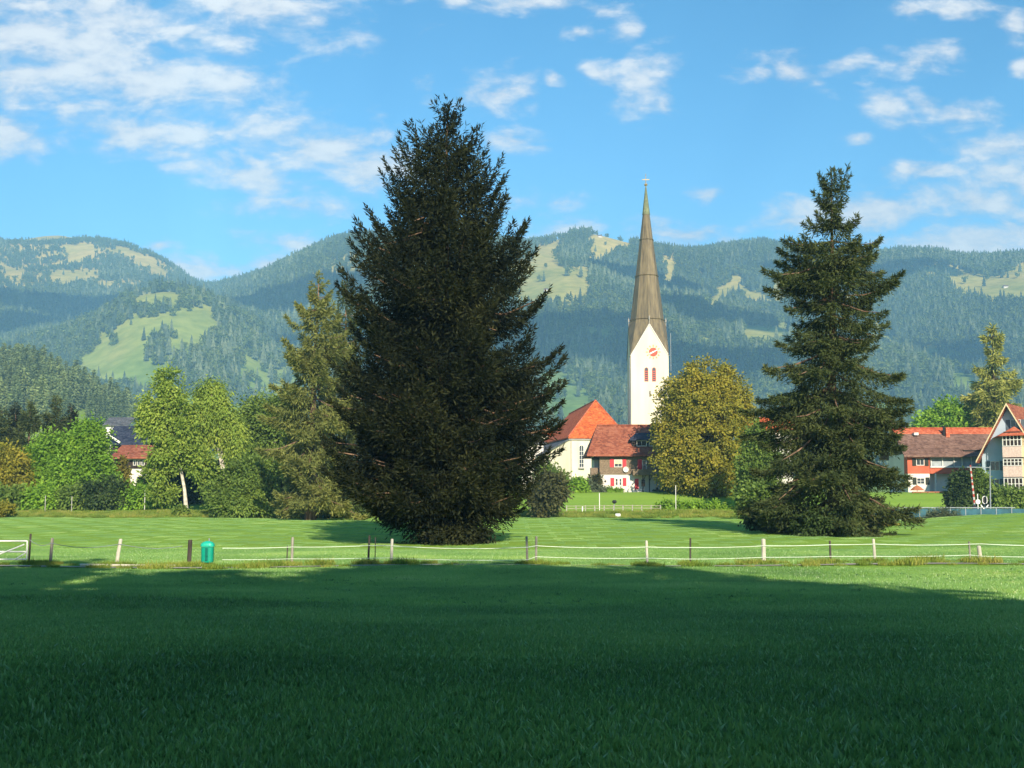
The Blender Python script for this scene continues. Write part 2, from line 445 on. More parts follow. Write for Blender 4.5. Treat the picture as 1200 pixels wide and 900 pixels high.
# warp the layer so that no cloud keeps a round edge
wn = nd.new('ShaderNodeTexNoise'); wn.inputs['Scale'].default_value = 16; wn.inputs['Detail'].default_value = 3
lk.new(cv.outputs[0], wn.inputs['Vector'])
vs = nd.new('ShaderNodeVectorMath'); vs.operation = 'SUBTRACT'; vs.inputs[1].default_value = (.5, .5, .5); lk.new(wn.outputs['Color'], vs.inputs[0])
vm = nd.new('ShaderNodeVectorMath'); vm.operation = 'MULTIPLY_ADD'; vm.inputs[1].default_value = (.05, .022, 0); lk.new(vs.outputs[0], vm.inputs[0]); lk.new(cv.outputs[0], vm.inputs[2])
CLOUDS = [  # px, py, half-width, half-height, tilt, weight
 (60,52,190,84,14,1.12),(170,98,165,46,8,1.1),(235,95,60,30,10,.9),(105,18,120,40,10,1.0),(20,90,90,40,5,.95),(300,14,130,38,10,1.05),(225,45,80,40,12,.8),(150,158,120,26,10,1.0),(8,158,60,30,8,.95),
 (225,162,60,20,0,.9),(300,205,110,26,12,.95),(372,172,95,34,6,1.05),(430,196,70,30,0,1.0),(345,242,70,16,5,.95),(255,190,60,20,20,.75),(350,103,40,12,10,.55),
 (580,108,48,24,-8,.95),(606,166,34,12,0,.9),(648,95,18,10,0,.9),(755,96,46,36,-20,.85),(714,93,22,13,10,.85),(776,120,22,16,30,.7),(683,41,22,10,5,.9),(727,39,20,14,-40,.9),
 (630,6,90,12,2,1.05),(540,0,50,10,0,.7),(930,84,44,20,20,.85),(962,95,16,10,30,.7),(880,84,30,10,-10,.55),(1000,76,40,10,-12,.85),(1086,70,48,20,-14,1.0),(1065,12,20,12,0,.85),(1118,10,36,16,0,.8),
 (1190,28,26,26,-20,.95),(1190,80,22,12,0,.95),(1038,128,30,26,30,.75),(1094,122,26,16,10,.8),(1140,134,40,18,5,.85),(1000,160,18,8,0,.8),(1175,172,52,20,-5,.95),
 (1087,202,44,11,0,1.0),(1180,203,30,12,0,.9),(1010,250,100,28,-4,1.1),(930,264,60,14,0,.95),(1140,238,90,30,4,1.0),(1195,225,60,40,0,1.05),(1140,282,110,24,-6,1.15),(1198,270,50,30,0,1.0),
 (790,272,50,18,6,.95),(850,280,40,12,0,.8),(670,268,50,14,0,.7),(818,225,18,9,0,.6),(240,318,85,20,4,.95),(320,318,50,20,-4,.9),(198,284,22,8,0,.85),(340,285,60,14,0,.7),(505,105,14,14,0,.6),(640,240,40,12,0,.45),(78,130,80,30,10,.6)]
acc = None
for (px, py, rx, ry, ti, wt) in CLOUDS:
    d = W(px, py, 1.0) - Vector((0, 0, CZ)); u0, w0 = d.x, d.z
    mp = nd.new('ShaderNodeMapping'); mp.vector_type = 'TEXTURE'
    mp.inputs['Location'].default_value = (u0, w0, 0); mp.inputs['Rotation'].default_value = (0, 0, -math.radians(ti))
    mp.inputs['Scale'].default_value = (rx * 1.25 / F, ry * 1.25 / F, 1)
    lk.new(vm.outputs[0], mp.inputs['Vector'])
    ln = nd.new('ShaderNodeVectorMath'); ln.operation = 'LENGTH'; lk.new(mp.outputs[0], ln.inputs[0])
    v = mth('MULTIPLY_ADD', ln.outputs['Value'], -wt, wt)
    acc = v if acc is None else mth('SMOOTH_MAX', acc, v, 0.25)
sc_ = nd.new('ShaderNodeMapping'); sc_.inputs['Scale'].default_value = (1, 2.1, 1); sc_.inputs['Rotation'].default_value = (0, 0, 0.1); lk.new(cv.outputs[0], sc_.inputs[0])
n1 = nd.new('ShaderNodeTexNoise'); n1.inputs['Scale'].default_value = 21; n1.inputs['Detail'].default_value = 9; n1.inputs['Roughness'].default_value = .58; n1.inputs['Distortion'].default_value = .35
lk.new(sc_.outputs[0], n1.inputs['Vector'])
n2 = nd.new('ShaderNodeTexNoise'); n2.inputs['Scale'].default_value = 46; n2.inputs['Detail'].default_value = 6; n2.inputs['Roughness'].default_value = .6
lk.new(sc_.outputs[0], n2.inputs['Vector'])
dens = mth('MULTIPLY_ADD', mth('SUBTRACT', n1.outputs['Fac'], .5), 2.7, mth('MAXIMUM', acc, -0.6))
dens = mth('MULTIPLY_ADD', mth('SUBTRACT', n2.outputs['Fac'], .5), 1.1, dens)
mr = nd.new('ShaderNodeMapRange'); mr.interpolation_type = 'SMOOTHSTEP'
mr.inputs['From Min'].default_value = -.12; mr.inputs['From Max'].default_value = 1.0; mr.inputs['To Max'].default_value = .93
lk.new(dens, mr.inputs['Value'])
front = mth('GREATER_THAN', sp.outputs[1], 0.08)
fac = mth('MULTIPLY', mr.outputs[0], front)
cr = ramp(nd, [(0.3, (.52, .60, .72)), (.48, (.76, .78, .84)), (.72, (1, .98, .96))])
lk.new(mth('MULTIPLY_ADD', n2.outputs['Fac'], .55, mth('MULTIPLY_ADD', n1.outputs['Fac'], .6, mth('MULTIPLY_ADD', dens, .22, -.2))), cr.inputs['Fac'])
cs = nd.new('ShaderNodeVectorMath'); cs.operation = 'SCALE'; cs.inputs['Scale'].default_value = 4.5
lk.new(cr.outputs['Color'], cs.inputs[0])
mx = nd.new('ShaderNodeMix'); mx.data_type = 'RGBA'
lk.new(fac, mx.inputs[0]); lk.new(hsv.outputs[0], mx.inputs[6]); lk.new(cs.outputs[0], mx.inputs[7])
lk.new(mx.outputs[2], bg.inputs['Color']); bg.inputs['Strength'].default_value = 0.15
lk.new(bg.outputs[0], wo.inputs[0])

# ------------------------------------------------------------------ ground
def ground_mat():
    m, nt, nd, lk = new_mat('meadow turf')
    out = nd.new('ShaderNodeOutputMaterial'); b = nd.new('ShaderNodeBsdfPrincipled')
    tc = nd.new('ShaderNodeTexCoord')
    mp = nd.new('ShaderNodeMapping'); mp.inputs['Scale'].default_value = (.05, .35, 1); lk.new(tc.outputs['Object'], mp.inputs[0])
    n1 = nd.new('ShaderNodeTexNoise'); n1.inputs['Scale'].default_value = 1.0; n1.inputs['Detail'].default_value = 7; n1.inputs['Roughness'].default_value = .65; lk.new(mp.outputs[0], n1.inputs['Vector'])
    n2 = nd.new('ShaderNodeTexNoise'); n2.inputs['Scale'].default_value = 3.5; n2.inputs['Detail'].default_value = 8; lk.new(tc.outputs['Object'], n2.inputs['Vector'])
    a = nd.new('ShaderNodeMath'); a.operation = 'MULTIPLY_ADD'; a.inputs[1].default_value = .4
    lk.new(n2.outputs['Fac'], a.inputs[0])
    a2 = nd.new('ShaderNodeMath'); a2.operation = 'MULTIPLY'; a2.inputs[1].default_value = .6; lk.new(n1.outputs['Fac'], a2.inputs[0]); lk.new(a2.outputs[0], a.inputs[2])
    r = ramp(nd, [(.25, (.14, .26, .035)), (.5, (.23, .38, .05)), (.75, (.31, .45, .06))])
    lk.new(a.outputs[0], r.inputs['Fac']); lk.new(r.outputs[0], b.inputs['Base Color'])
    b.inputs['Roughness'].default_value = .85; b.inputs['Specular IOR Level'].default_value = .1
    bp = nd.new('ShaderNodeBump'); bp.inputs['Strength'].default_value = .7; bp.inputs['Distance'].default_value = .08
    n3 = nd.new('ShaderNodeTexNoise'); n3.inputs['Scale'].default_value = 9; n3.inputs['Detail'].default_value = 4; lk.new(tc.outputs['Object'], n3.inputs['Vector'])
    lk.new(n3.outputs['Fac'], bp.inputs['Height']); lk.new(bp.outputs[0], b.inputs['Normal'])
    lk.new(b.outputs[0], out.inputs[0]); return m
turf = ground_mat()
ys = np.concatenate([np.linspace(-60, 8, 20), np.linspace(10, 200, 150), np.linspace(204, 420, 40), [470, 520]])
xs = np.linspace(-1, 1, 121); xs = np.sign(xs) * np.abs(xs) ** 1.5 * 360
gx, gy = np.meshgrid(xs, ys)
gzz = gz(gx, gy); gzz = np.where(gy > 420, gzz - 3, gzz)
mb = MB(); nx = len(xs)
mb.add(np.stack([gx, gy, gzz], -1).reshape(-1, 3), [(j*nx+i, j*nx+i+1, (j+1)*nx+i+1, (j+1)*nx+i) for j in range(len(ys)-1) for i in range(nx-1)])
tag(mb.build('ground', turf, None, True), kind='structure')

def strip(name, pts, width, mat, lift=.004, kind='structure'):
    """a ribbon laid on the ground along pts"""
    mb = MB(); V = []; n = 0
    pl = []
    for a, b in zip(pts[:-1], pts[1:]):
        k = max(2, int(Vector((b[0]-a[0], b[1]-a[1])).length / 1.0))
        pl += [(a[0] + (b[0]-a[0]) * t / k, a[1] + (b[1]-a[1]) * t / k) for t in range(k)]
    pl.append(pts[-1])
    m = 4
    for i, p in enumerate(pl):
        a = pl[max(0, i-1)]; b = pl[min(len(pl)-1, i+1)]
        d = Vector((b[0]-a[0], b[1]-a[1])).normalized(); nn = Vector((-d.y, d.x))
        w_ = width * (1 + .18 * math.sin(i * .7) + .1 * math.sin(i * 1.9))
        for j in range(m + 1):
            o = (j / m - .5) * w_; x_, y_ = p[0] + nn.x * o, p[1] + nn.y * o
            V.append((x_, y_, g(x_, y_) + lift + .012))
    Fc = [(i*(m+1)+j, (i+1)*(m+1)+j, (i+1)*(m+1)+j+1, i*(m+1)+j+1) for i in range(len(pl)-1) for j in range(m)]
    mb.add(V, Fc); o = mb.build(name, mat, None, True); tag(o, kind=kind); return o
gravel_m = paint('pale gravel', (.42, .38, .31), .9, .2, 6, .1, .4)
dirt_m = paint('dry earth', (.30, .24, .15), .95, .25, 4, .1, .4)
strip('path', [(-60, 50.6), (-30, 50.9), (0, 51.2), (30, 51.0), (60, 50.6)], .75, gravel_m, .02)
strip('road', [(-150, 163), (-60, 161), (-35, 160.5), (-18, 160), (8, 161), (24, 163), (60, 165)], 2.6, dirt_m, .03)

# ------------------------------------------------------------------ hills
COLX = np.array([-700, -300, -100, 0, 60, 110, 160, 200, 240, 280, 320, 400, 520, 620, 690, 780, 840, 900, 960, 1100, 1140, 1200, 1400, 1900], float)
DS = np.array([320, 600, 1000, 1500, 2000, 2300, 2700, 3100, 3700, 4300], float)
HT = np.array([
 [590,588,560,520,470,440,390,340,300,320], [590,588,555,512,460,432,385,335,290,310], [590,588,552,505,450,430,380,340,282,305],
 [590,588,552,500,442,428,380,345,277,300], [590,587,550,495,425,422,380,348,274,298], [590,587,548,490,408,412,378,350,278,300],
 [590,587,548,482,377,385,368,345,294,312], [590,587,548,478,366,374,362,350,322,335], [590,588,548,476,364,374,362,356,354,362],
 [590,588,548,480,372,366,352,339,352,362], [590,588,550,482,402,372,338,316,338,350], [590,588,550,480,414,375,318,282,300,320],
 [590,588,550,480,418,378,318,276,292,312], [590,588,550,485,420,382,325,286,300,320], [590,588,552,488,420,380,318,268,288,310],
 [590,588,555,492,425,385,330,290,300,322], [590,588,555,492,428,388,335,294,306,326], [590,588,555,490,425,384,325,284,300,320],
 [590,588,552,488,430,390,340,304,312,330], [590,588,545,480,430,388,335,296,305,325], [590,588,540,475,425,385,338,303,312,330],
 [590,588,540,472,420,382,332,300,306,325], [590,588,540,470,410,372,320,284,300,320], [590,588,540,470,410,372,325,290,300,320]], float)
NU, ND = 420, 230
us = np.linspace(-.86, .86, NU); dd = 320 + (4300 - 320) * np.linspace(0, 1, ND) ** 1.15
pxu = 600 + F * us
tmp = np.stack([np.interp(pxu, COLX, HT[:, j]) for j in range(len(DS))], 1)
hp = np.stack([np.interp(dd, DS, tmp[i]) for i in range(NU)], 0)
def blur(a, n, ax):
    for _ in range(n):
        b = np.pad(a, [(1, 1) if k == ax else (0, 0) for k in range(2)], mode='edge')
        a = (np.take(b, range(0, b.shape[ax]-2), ax) + 2 * a + np.take(b, range(2, b.shape[ax]), ax)) / 4
    return a
hp = blur(blur(hp, 8, 0), 5, 1)
UU, DD = np.meshgrid(us, dd, indexing='ij')
fy_ = F * CP - (450 - hp) * SP
HZ = CZ + (F * SP + (450 - hp) * CP) / fy_ * DD
# value noise for spurs and gullies
def vnoise(x, y, seed):
    r = np.random.default_rng(seed).random((256, 256))
    xi = np.floor(x).astype(int); yi = np.floor(y).astype(int); fx = x - xi; fy = y - yi
    fx = fx * fx * (3 - 2 * fx); fy = fy * fy * (3 - 2 * fy)
    a = r[xi % 256, yi % 256]; b = r[(xi+1) % 256, yi % 256]; c_ = r[xi % 256, (yi+1) % 256]; d = r[(xi+1) % 256, (yi+1) % 256]
    return (a * (1-fx) + b * fx) * (1-fy) + (c_ * (1-fx) + d * fx) * fy - .5
HX = UU * DD
amp = sm(900, 1700, DD) * (1 - .75 * sm(2800, 3100, DD) * (1 - sm(3300, 3500, DD)))
gul = (vnoise(HX / 280 + DD / 900, DD / 700, 1) * 105 + vnoise(HX / 120 - DD / 500, DD / 330, 2) * 26 + vnoise(HX / 50, DD / 60, 3) * 7)
HZ = HZ + gul * amp
# wooded knoll on the left, much nearer
kx = np.interp(pxu, [-900, -300, -60, 0, 50, 100, 150, 200, 260], [470, 430, 440, 448, 455, 474, 502, 545, 590])
kz = np.array([Z(v, 760.0) for v in kx])
prof_k = np.interp(dd, [330, 430, 520, 600, 700, 760, 860, 1000, 1200], [0, .12, .36, .55, .88, 1, .9, .4, 0])
KN = kz[:, None] * prof_k[None, :] + vnoise(HX / 40, DD / 40, 5) * 4 * prof_k[None, :]
HZ = np.maximum(HZ, KN + 2)
V = np.stack([HX, DD, HZ], -1).reshape(-1, 3)
mb = MB(); mb.add(V, [(i*ND+j, (i+1)*ND+j, (i+1)*ND+j+1, i*ND+j+1) for i in range(NU-1) for j in range(ND-1)])
def hill_mat():
    m, nt, nd, lk = new_mat('alpine pasture')
    out = nd.new('ShaderNodeOutputMaterial'); b = nd.new('ShaderNodeBsdfPrincipled')
    tc = nd.new('ShaderNodeTexCoord')
    n1 = nd.new('ShaderNodeTexNoise'); n1.inputs['Scale'].default_value = .006; n1.inputs['Detail'].default_value = 9; n1.inputs['Roughness'].default_value = .62; lk.new(tc.outputs['Object'], n1.inputs['Vector'])
    n2 = nd.new('ShaderNodeTexNoise'); n2.inputs['Scale'].default_value = .05; n2.inputs['Detail'].default_value = 5; lk.new(tc.outputs['Object'], n2.inputs['Vector'])
    sz = nd.new('ShaderNodeSeparateXYZ'); lk.new(tc.outputs['Object'], sz.inputs[0])
    hh = nd.new('ShaderNodeMapRange'); hh.inputs['From Min'].default_value = 120; hh.inputs['From Max'].default_value = 640; lk.new(sz.outputs[2], hh.inputs['Value'])
    r1 = ramp(nd, [(.3, (.15, .26, .045)), (.5, (.25, .37, .065)), (.7, (.36, .40, .09))])
    r2 = ramp(nd, [(.3, (.40, .36, .08)), (.5, (.60, .46, .12)), (.72, (.66, .47, .17))])
    lk.new(n1.outputs['Fac'], r1.inputs['Fac']); lk.new(n1.outputs['Fac'], r2.inputs['Fac'])
    mx = nd.new('ShaderNodeMix'); mx.data_type = 'RGBA'; lk.new(hh.outputs[0], mx.inputs[0]); lk.new(r1.outputs[0], mx.inputs[6]); lk.new(r2.outputs[0], mx.inputs[7])
    r3 = ramp(nd, [(.35, (.72, .78, .7)), (.6, (1, 1, 1))]); lk.new(n2.outputs['Fac'], r3.inputs['Fac'])
    mm = nd.new('ShaderNodeMix'); mm.data_type = 'RGBA'; mm.blend_type = 'MULTIPLY'; mm.inputs[0].default_value = 1
    lk.new(mx.outputs[2], mm.inputs[6]); lk.new(r3.outputs[0], mm.inputs[7]); lk.new(mm.outputs[2], b.inputs['Base Color'])
    b.inputs['Roughness'].default_value = .95; b.inputs['Specular IOR Level'].default_value = .05
    lk.new(b.outputs[0], out.inputs[0]); return m
tag(mb.build('hills', hill_mat(), None, True), kind='structure')

def hz(u, D):
    fi = (u - us[0]) / (us[1] - us[0]); i = np.clip(fi.astype(int), 0, NU - 2); fi = np.clip(fi - i, 0, 1)
    j = np.clip(np.searchsorted(dd, D) - 1, 0, ND - 2); fj = (D - dd[j]) / (dd[j+1] - dd[j])
    return (HZ[i, j]*(1-fi) + HZ[i+1, j]*fi)*(1-fj) + (HZ[i, j+1]*(1-fi) + HZ[i+1, j+1]*fi)*fj

def inpoly(px, py, poly):
    r = np.zeros(len(px), bool); n = len(poly)
    for i in range(n):
        x1, y1 = poly[i]; x2, y2 = poly[(i+1) % n]
        cnd = ((y1 > py) != (y2 > py)) & (px < (x2-x1) * (py-y1) / ((y2-y1) if y2 != y1 else 1e-9) + x1)
        r ^= cnd
    return r

# clearings and pastures (each a patch of the slope with no wood on it)
CLEAR = [
 [(88,428),(120,398),(158,377),(205,364),(250,362),(254,378),(232,400),(215,404),(200,420),(196,445),(165,448),(130,440),(100,432)],
 [(604,312),(636,286),(668,275),(658,300),(650,312),(688,312),(694,326),(678,348),(640,352),(604,350)],
 [(693,266),(726,270),(746,281),(722,287),(706,305),(684,303),(690,282)],
 [(776,303),(793,301),(795,322),(780,335),(774,330)], [(903,328),(928,336),(924,350),(908,350)],
 [(1111,311),(1140,321),(1200,329),(1300,330),(1300,350),(1200,346),(1150,343),(1113,336)], [(1176,314),(1200,309),(1240,312),(1200,327),(1182,325)],
 [(866,380),(900,384),(928,377),(922,392),(892,398),(874,393)], [(826,352),(858,324),(872,320),(868,334),(846,350),(836,362)], [(868,338),(905,346),(904,352),(866,346)],
 [(632,430),(650,425),(668,446),(704,466),(690,482),(630,484)],
 [(55,319),(116,316),(118,325),(60,327)], [(148,338),(180,343),(190,356),(162,350)], [(0,312),(30,316),(28,324),(0,320)], [(128,284),(168,296),(202,322),(196,326),(160,306)], [(70,288),(110,284),(112,300),(80,304)], [(196,332),(206,345),(200,352),(192,340)],
 [(286,412),(298,412),(300,428),(288,430)], [(60,470),(150,486),(150,500),(60,500)], [(200,470),(290,478),(290,500),(200,500)], [(1010,470),(1060,478),(1060,500),(1000,500)], [(1110,438),(1135,432),(1150,450),(1120,452)]]
GROVE = [[(172,424),(178,402),(196,388),(206,388),(200,412),(190,430)], [(656,300),(668,276),(692,276),(690,300),(672,304)]]

def forest(n, d0, d1, seed, umin=-.62, umax=.62):
    R = np.random.default_rng(seed)
    D = np.sqrt(R.uniform(d0*d0, d1*d1, n)); u = R.uniform(umin, umax, n)
    x = u * D; z = hz(u, D); px, py = to_px(x, D, z)
    jx, jy = px + R.normal(0, 3.2, n), py + R.normal(0, 1.7, n)
    ok = np.ones(n, bool)
    for p in CLEAR:
        ok &= ~inpoly(jx, jy, p); ok &= ~inpoly(jx, jy - 13000 / D, p); ok &= ~inpoly(jx, jy - 26000 / D, p)
    ok |= R.random(n) < .012
    gr = np.zeros(n, bool)
    for p in GROVE: gr |= inpoly(jx, jy, p)
    ok |= gr
    return R, u, D, x, z, px, py, ok

# tree shapes for the slopes
def far_spruce(R, H=22, r=3.4, tiers=5, seg=9):
    mb = MB()
    for k in range(tiers):
        f = k / tiers; z0 = H * (.10 + .86 * f * .95); z1 = min(H, z0 + H * .36 * (1 - f * .45)); rr = r * (1 - f) ** .8 + .25
        ring = []; a0 = R.random() * 6
        for j in range(seg * 2):
            a = a0 + math.pi * j / seg; q = rr * (1.05 if j % 2 == 0 else .62) * R.uniform(.8, 1.15)
            ring.append((q * math.cos(a), q * math.sin(a), z0 + (0 if j % 2 == 0 else .9) - R.uniform(0, .7)))
        V = ring + [(0, 0, z1)]
        mb.add(V, [(j, (j+1) % (2*seg), 2*seg) for j in range(2*seg)], R.uniform(.3, .7))
    return mb
def far_leafy(R, H=15, n=260):
    mb = MB()
    lobes = [((R.normal(0, 1.6), R.normal(0, 1.6), H * R.uniform(.4, .8)), (3.2, 3.2, 3.4)) for _ in range(5)]
    q, t = clump_cards(R, lobes, 40, n // 40, 1.3, (2.4, 1.7), inner=.1); mb.cards(q, t); return mb

needle_far = leafmat('slope spruce needles', [(0, (.03, .055, .045)), (.5, (.095, .145, .09)), (1, (.25, .30, .15))], .15, True, .0035, .8, .05, 'slope_shade', 1.5)  # broad noise puts bands of light and shade into the needle colour
leaf_far = leafmat('slope broadleaf foliage', [(0, (.07, .12, .035)), (.5, (.17, .24, .06)), (1, (.28, .33, .09))], .25, True, .02, .8, .05)
Rf = np.random.default_rng(31)
fs = [source(far_spruce(Rf, 21 + 4*k % 7, 3.1 + .3 * k), 'far_spruce', needle_far) for k in range(3)] + [source(far_leafy(Rf), 'far_leafy', leaf_far) for _ in range(2)]
R, u, D, x, z, px, py, ok = forest(135000, 950, 3800, 5)
left = (px < 260) & (D > 2500) & (py < 350)
nn = vnoise(x / 90, D / 90, 8) + .5 * vnoise(x / 30, D / 30, 9)
ok &= ~(left & (nn > .13) & (R.random(len(px)) < .75))
nm = vnoise(x / 160, D / 220, 18) + .6 * vnoise(x / 60, D / 60, 19)
ok &= ~((nm > .33) & (R.random(len(px)) < .8))
ok &= (z > 12)
ok &= (px > -420) & (px < 1620)
ok &= ~((px < 330) & (D < 1250) & (py > 480))
# keep only slopes that face the valley
z2 = hz(u, np.minimum(D + 40, 4200)); ok &= ((z2 - z) > -16)
sel = np.where(ok)[0]
lowleaf = (R.random(len(px)) < np.clip(.55 - (z - 30) / 260, .05, .6))
ixs = np.where(lowleaf, 3 + (R.random(len(px)) * 2).astype(int), (R.random(len(px)) * 3).astype(int))
size = R.uniform(.7, 1.5, len(px)) * np.where(z > 600, .85, 1.0) * np.where(left, .85, 1)
scatter('forest', np.stack([x, D, z - .5], 1)[sel], size[sel], (R.random(len(px)) * 6.28)[sel], ixs[sel], fs, 'blue green spruce forest covering the mountain slopes behind the village')
print('forest trees', len(sel))
# ------------------------------------------------------------------ foliage materials
bark = paint('spruce bark', (.20, .13, .085), .9, .3, 3, .1, .6, stretch=(1, 1, .25))
bark_dark = paint('dark bark', (.09, .07, .05), .9, .3, 3, .1, .6, stretch=(1, 1, .25))
bark_birch = paint('birch bark', (.62, .58, .48), .7, .1, 2.2, .2, .2, col2=(.30, .27, .22))
bark_grey = paint('grey bark', (.17, .14, .10), .9, .3, 3, .1, .5, stretch=(1, 1, .25))
nd_dark = leafmat('dark spruce needles', [(0, (.006, .009, .005)), (.5, (.016, .021, .009)), (.85, (.042, .047, .017)), (1, (.085, .08, .028))], .08, spec=.08, nk=1.3)
nd_olive = leafmat('olive spruce needles', [(0, (0.0262, 0.0374, 0.0150)), (.5, (0.0598, 0.0823, 0.0262)), (1, (0.1459, 0.1571, 0.0486))], .15, spec=.1)
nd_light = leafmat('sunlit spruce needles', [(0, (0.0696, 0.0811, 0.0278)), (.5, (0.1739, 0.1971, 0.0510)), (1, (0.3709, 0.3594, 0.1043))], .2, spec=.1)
nd_hill = leafmat('knoll spruce needles', [(0, (0.0725, 0.1089, 0.0545)), (.5, (0.1452, 0.2057, 0.0847)), (1, (0.3024, 0.3629, 0.1210))], .1, True, .05, spec=.1)
nd_gold = leafmat('yellow green conifer needles', [(0, (0.1222, 0.1466, 0.0343)), (.5, (0.2932, 0.3176, 0.0734)), (1, (0.5865, 0.5376, 0.1466))], .25, spec=.1)
lf_dark = leafmat('dark leaves', [(0, (0.0170, 0.0306, 0.0102)), (.5, (0.0442, 0.0765, 0.0187)), (1, (0.1020, 0.1445, 0.0340))], .2)
lf_mid = leafmat('mid green leaves', [(0, (0.0594, 0.0972, 0.0216)), (.5, (0.1484, 0.2296, 0.0406)), (1, (0.3240, 0.4050, 0.0756))], .3)
lf_bright = leafmat('bright green leaves', [(0, (0.0683, 0.1481, 0.0183)), (.5, (0.1935, 0.3530, 0.0319)), (1, (0.3871, 0.5693, 0.0638))], .35)
lf_birch = leafmat('birch leaves', [(0, (0.0625, 0.1250, 0.0225)), (.5, (0.2375, 0.3375, 0.0500)), (1, (0.5500, 0.6250, 0.1125))], .35)
lf_linden = leafmat('yellowing linden leaves', [(0, (.055, .062, .010)), (.45, (.25, .245, .028)), (.8, (.44, .36, .045)), (1, (.58, .38, .06))], .3, nscale=.35)
lf_purple = leafmat('purple brown leaves', [(0, (.025, .030, .012)), (.5, (.075, .080, .028)), (1, (.17, .16, .05))], .2)
lf_yellow = leafmat('yellow leaves', [(0, (.09, .09, .015)), (.5, (.24, .21, .03)), (1, (.42, .34, .06))], .35)
lf_silver = leafmat('silvery willow leaves', [(0, (.05, .07, .035)), (.5, (.12, .15, .08)), (1, (.24, .28, .16))], .3)

def pxprof(axis, D, base_y, top_y, tab):
    """half widths (m) of a crown read as (height px, left px, right px)"""
    sc = D / (F * 1.0) * 1.0
    tab = sorted(tab, key=lambda r: -r[0])
    t = np.array([(base_y - r[0]) / (base_y - top_y) for r in tab])
    l = np.array([(axis - r[1]) * sc for r in tab]); r_ = np.array([(r[2] - axis) * sc for r in tab])
    return lambda q: (float(np.interp(q, t, l)), float(np.interp(q, t, r_)))

def on(px, D, dz=0): x = X(px, D); return (x, D, g(x, D) + dz)

def lob(px, py, D, rx, ry, dd_=0, rd=None):
    """a crown lobe: centre pixel at depth D, radii in pixels"""
    s = D / F; p = W(px, py, D + dd_)
    return ((p.x, p.y, p.z), (rx * s, (rd if rd else rx) * s, ry * s))

# ------------------------------------------------------------------ the big dark spruce in the meadow
D = 77.0; b = on(521, D); H = Z(129, D) - b[2]
pf_ = pxprof(521, D, 636, 129, [(634,480,560),(616,440,588),(600,412,612),(575,394,632),(540,389,643),(500,388,648),(460,392,652),(420,396,650),(380,398,645),(340,400,638),(300,402,628),(265,418,616),(235,424,606),(205,440,590),(180,452,582),(160,466,574),(145,478,562),(136,488,552),(130,504,538)])
spruce('spruce_tree', 'huge dark spruce, broadest tree of all, standing in the meadow behind the fence', b, H,
       lambda q: pf_(min(1.0, q + .075 * min(1, max(0, (q - .3) / .45)))),
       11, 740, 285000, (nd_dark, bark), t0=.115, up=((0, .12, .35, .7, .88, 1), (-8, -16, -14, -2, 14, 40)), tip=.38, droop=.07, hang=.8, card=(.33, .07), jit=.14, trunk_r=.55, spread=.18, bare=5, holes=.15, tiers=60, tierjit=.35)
leafy('shrub', 'dark shrub thicket wrapped round the trunk foot of the huge dark spruce', on(525, D - 1.5), [lob(525, 622, D-1.5, 34, 16), lob(505, 626, D-1.5, 24, 12), lob(550, 624, D-1.5, 24, 13)], 12, 110, 60, .5, (.2, .12), (nd_dark, bark_dark), 'shrub', None, .06, crown='foliage', stem='stem')

# ------------------------------------------------------------------ the tiered spruce on the right
D = 93.0; b = on(976, D); H = Z(202, D) - b[2]
spruce('spruce_tree', 'tall tiered spruce with trunk showing through its gaps, right of the church', b, H,
       pxprof(984, D, 630, 202, [(622,925,1028),(606,896,1050),(590,878,1068),(560,872,1078),(530,882,1066),(500,890,1060),(470,884,1072),(450,886,1074),(430,896,1068),(405,906,1060),(392,925,1045),(372,926,1062),(355,938,1050),(338,925,1050),(322,906,1062),(305,906,1052),(292,925,1046),(280,926,1050),(272,925,1044),(262,962,1000),(252,972,998),(238,956,1020),(228,964,1012),(215,974,996),(204,981,988)]),
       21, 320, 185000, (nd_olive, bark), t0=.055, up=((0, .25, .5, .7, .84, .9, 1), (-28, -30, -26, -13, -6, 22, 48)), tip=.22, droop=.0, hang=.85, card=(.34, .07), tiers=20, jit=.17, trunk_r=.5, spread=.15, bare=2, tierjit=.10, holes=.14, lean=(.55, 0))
leafy('shrub', 'round leafy green bush at the foot of the tall tiered spruce', on(968, D - 3), [lob(968, 614, D-3, 32, 18), lob(950, 620, D-3, 22, 11), lob(985, 616, D-3, 22, 15)], 22, 120, 60, .45, (.22, .15), (lf_dark, bark_dark), 'shrub', None, .06, crown='foliage', stem='stem')
leafy('shrub', 'low dark bush spreading left of the tall tiered spruce', on(915, D + 6), [lob(915, 606, D+6, 30, 15), lob(893, 604, D+6, 20, 14)], 23, 110, 60, .5, (.25, .16), (lf_dark, bark_dark), 'shrub', None, .06, crown='foliage', stem='stem')
leafy('shrub', 'dry straw coloured brush right of the tall tiered spruce foot', on(1022, D + 14), [lob(1022, 617, D+14, 28, 9)], 24, 60, 60, .5, (.3, .12), (lf_yellow, bark_dark), 'shrub', None, .05, crown='foliage', stem='stem')

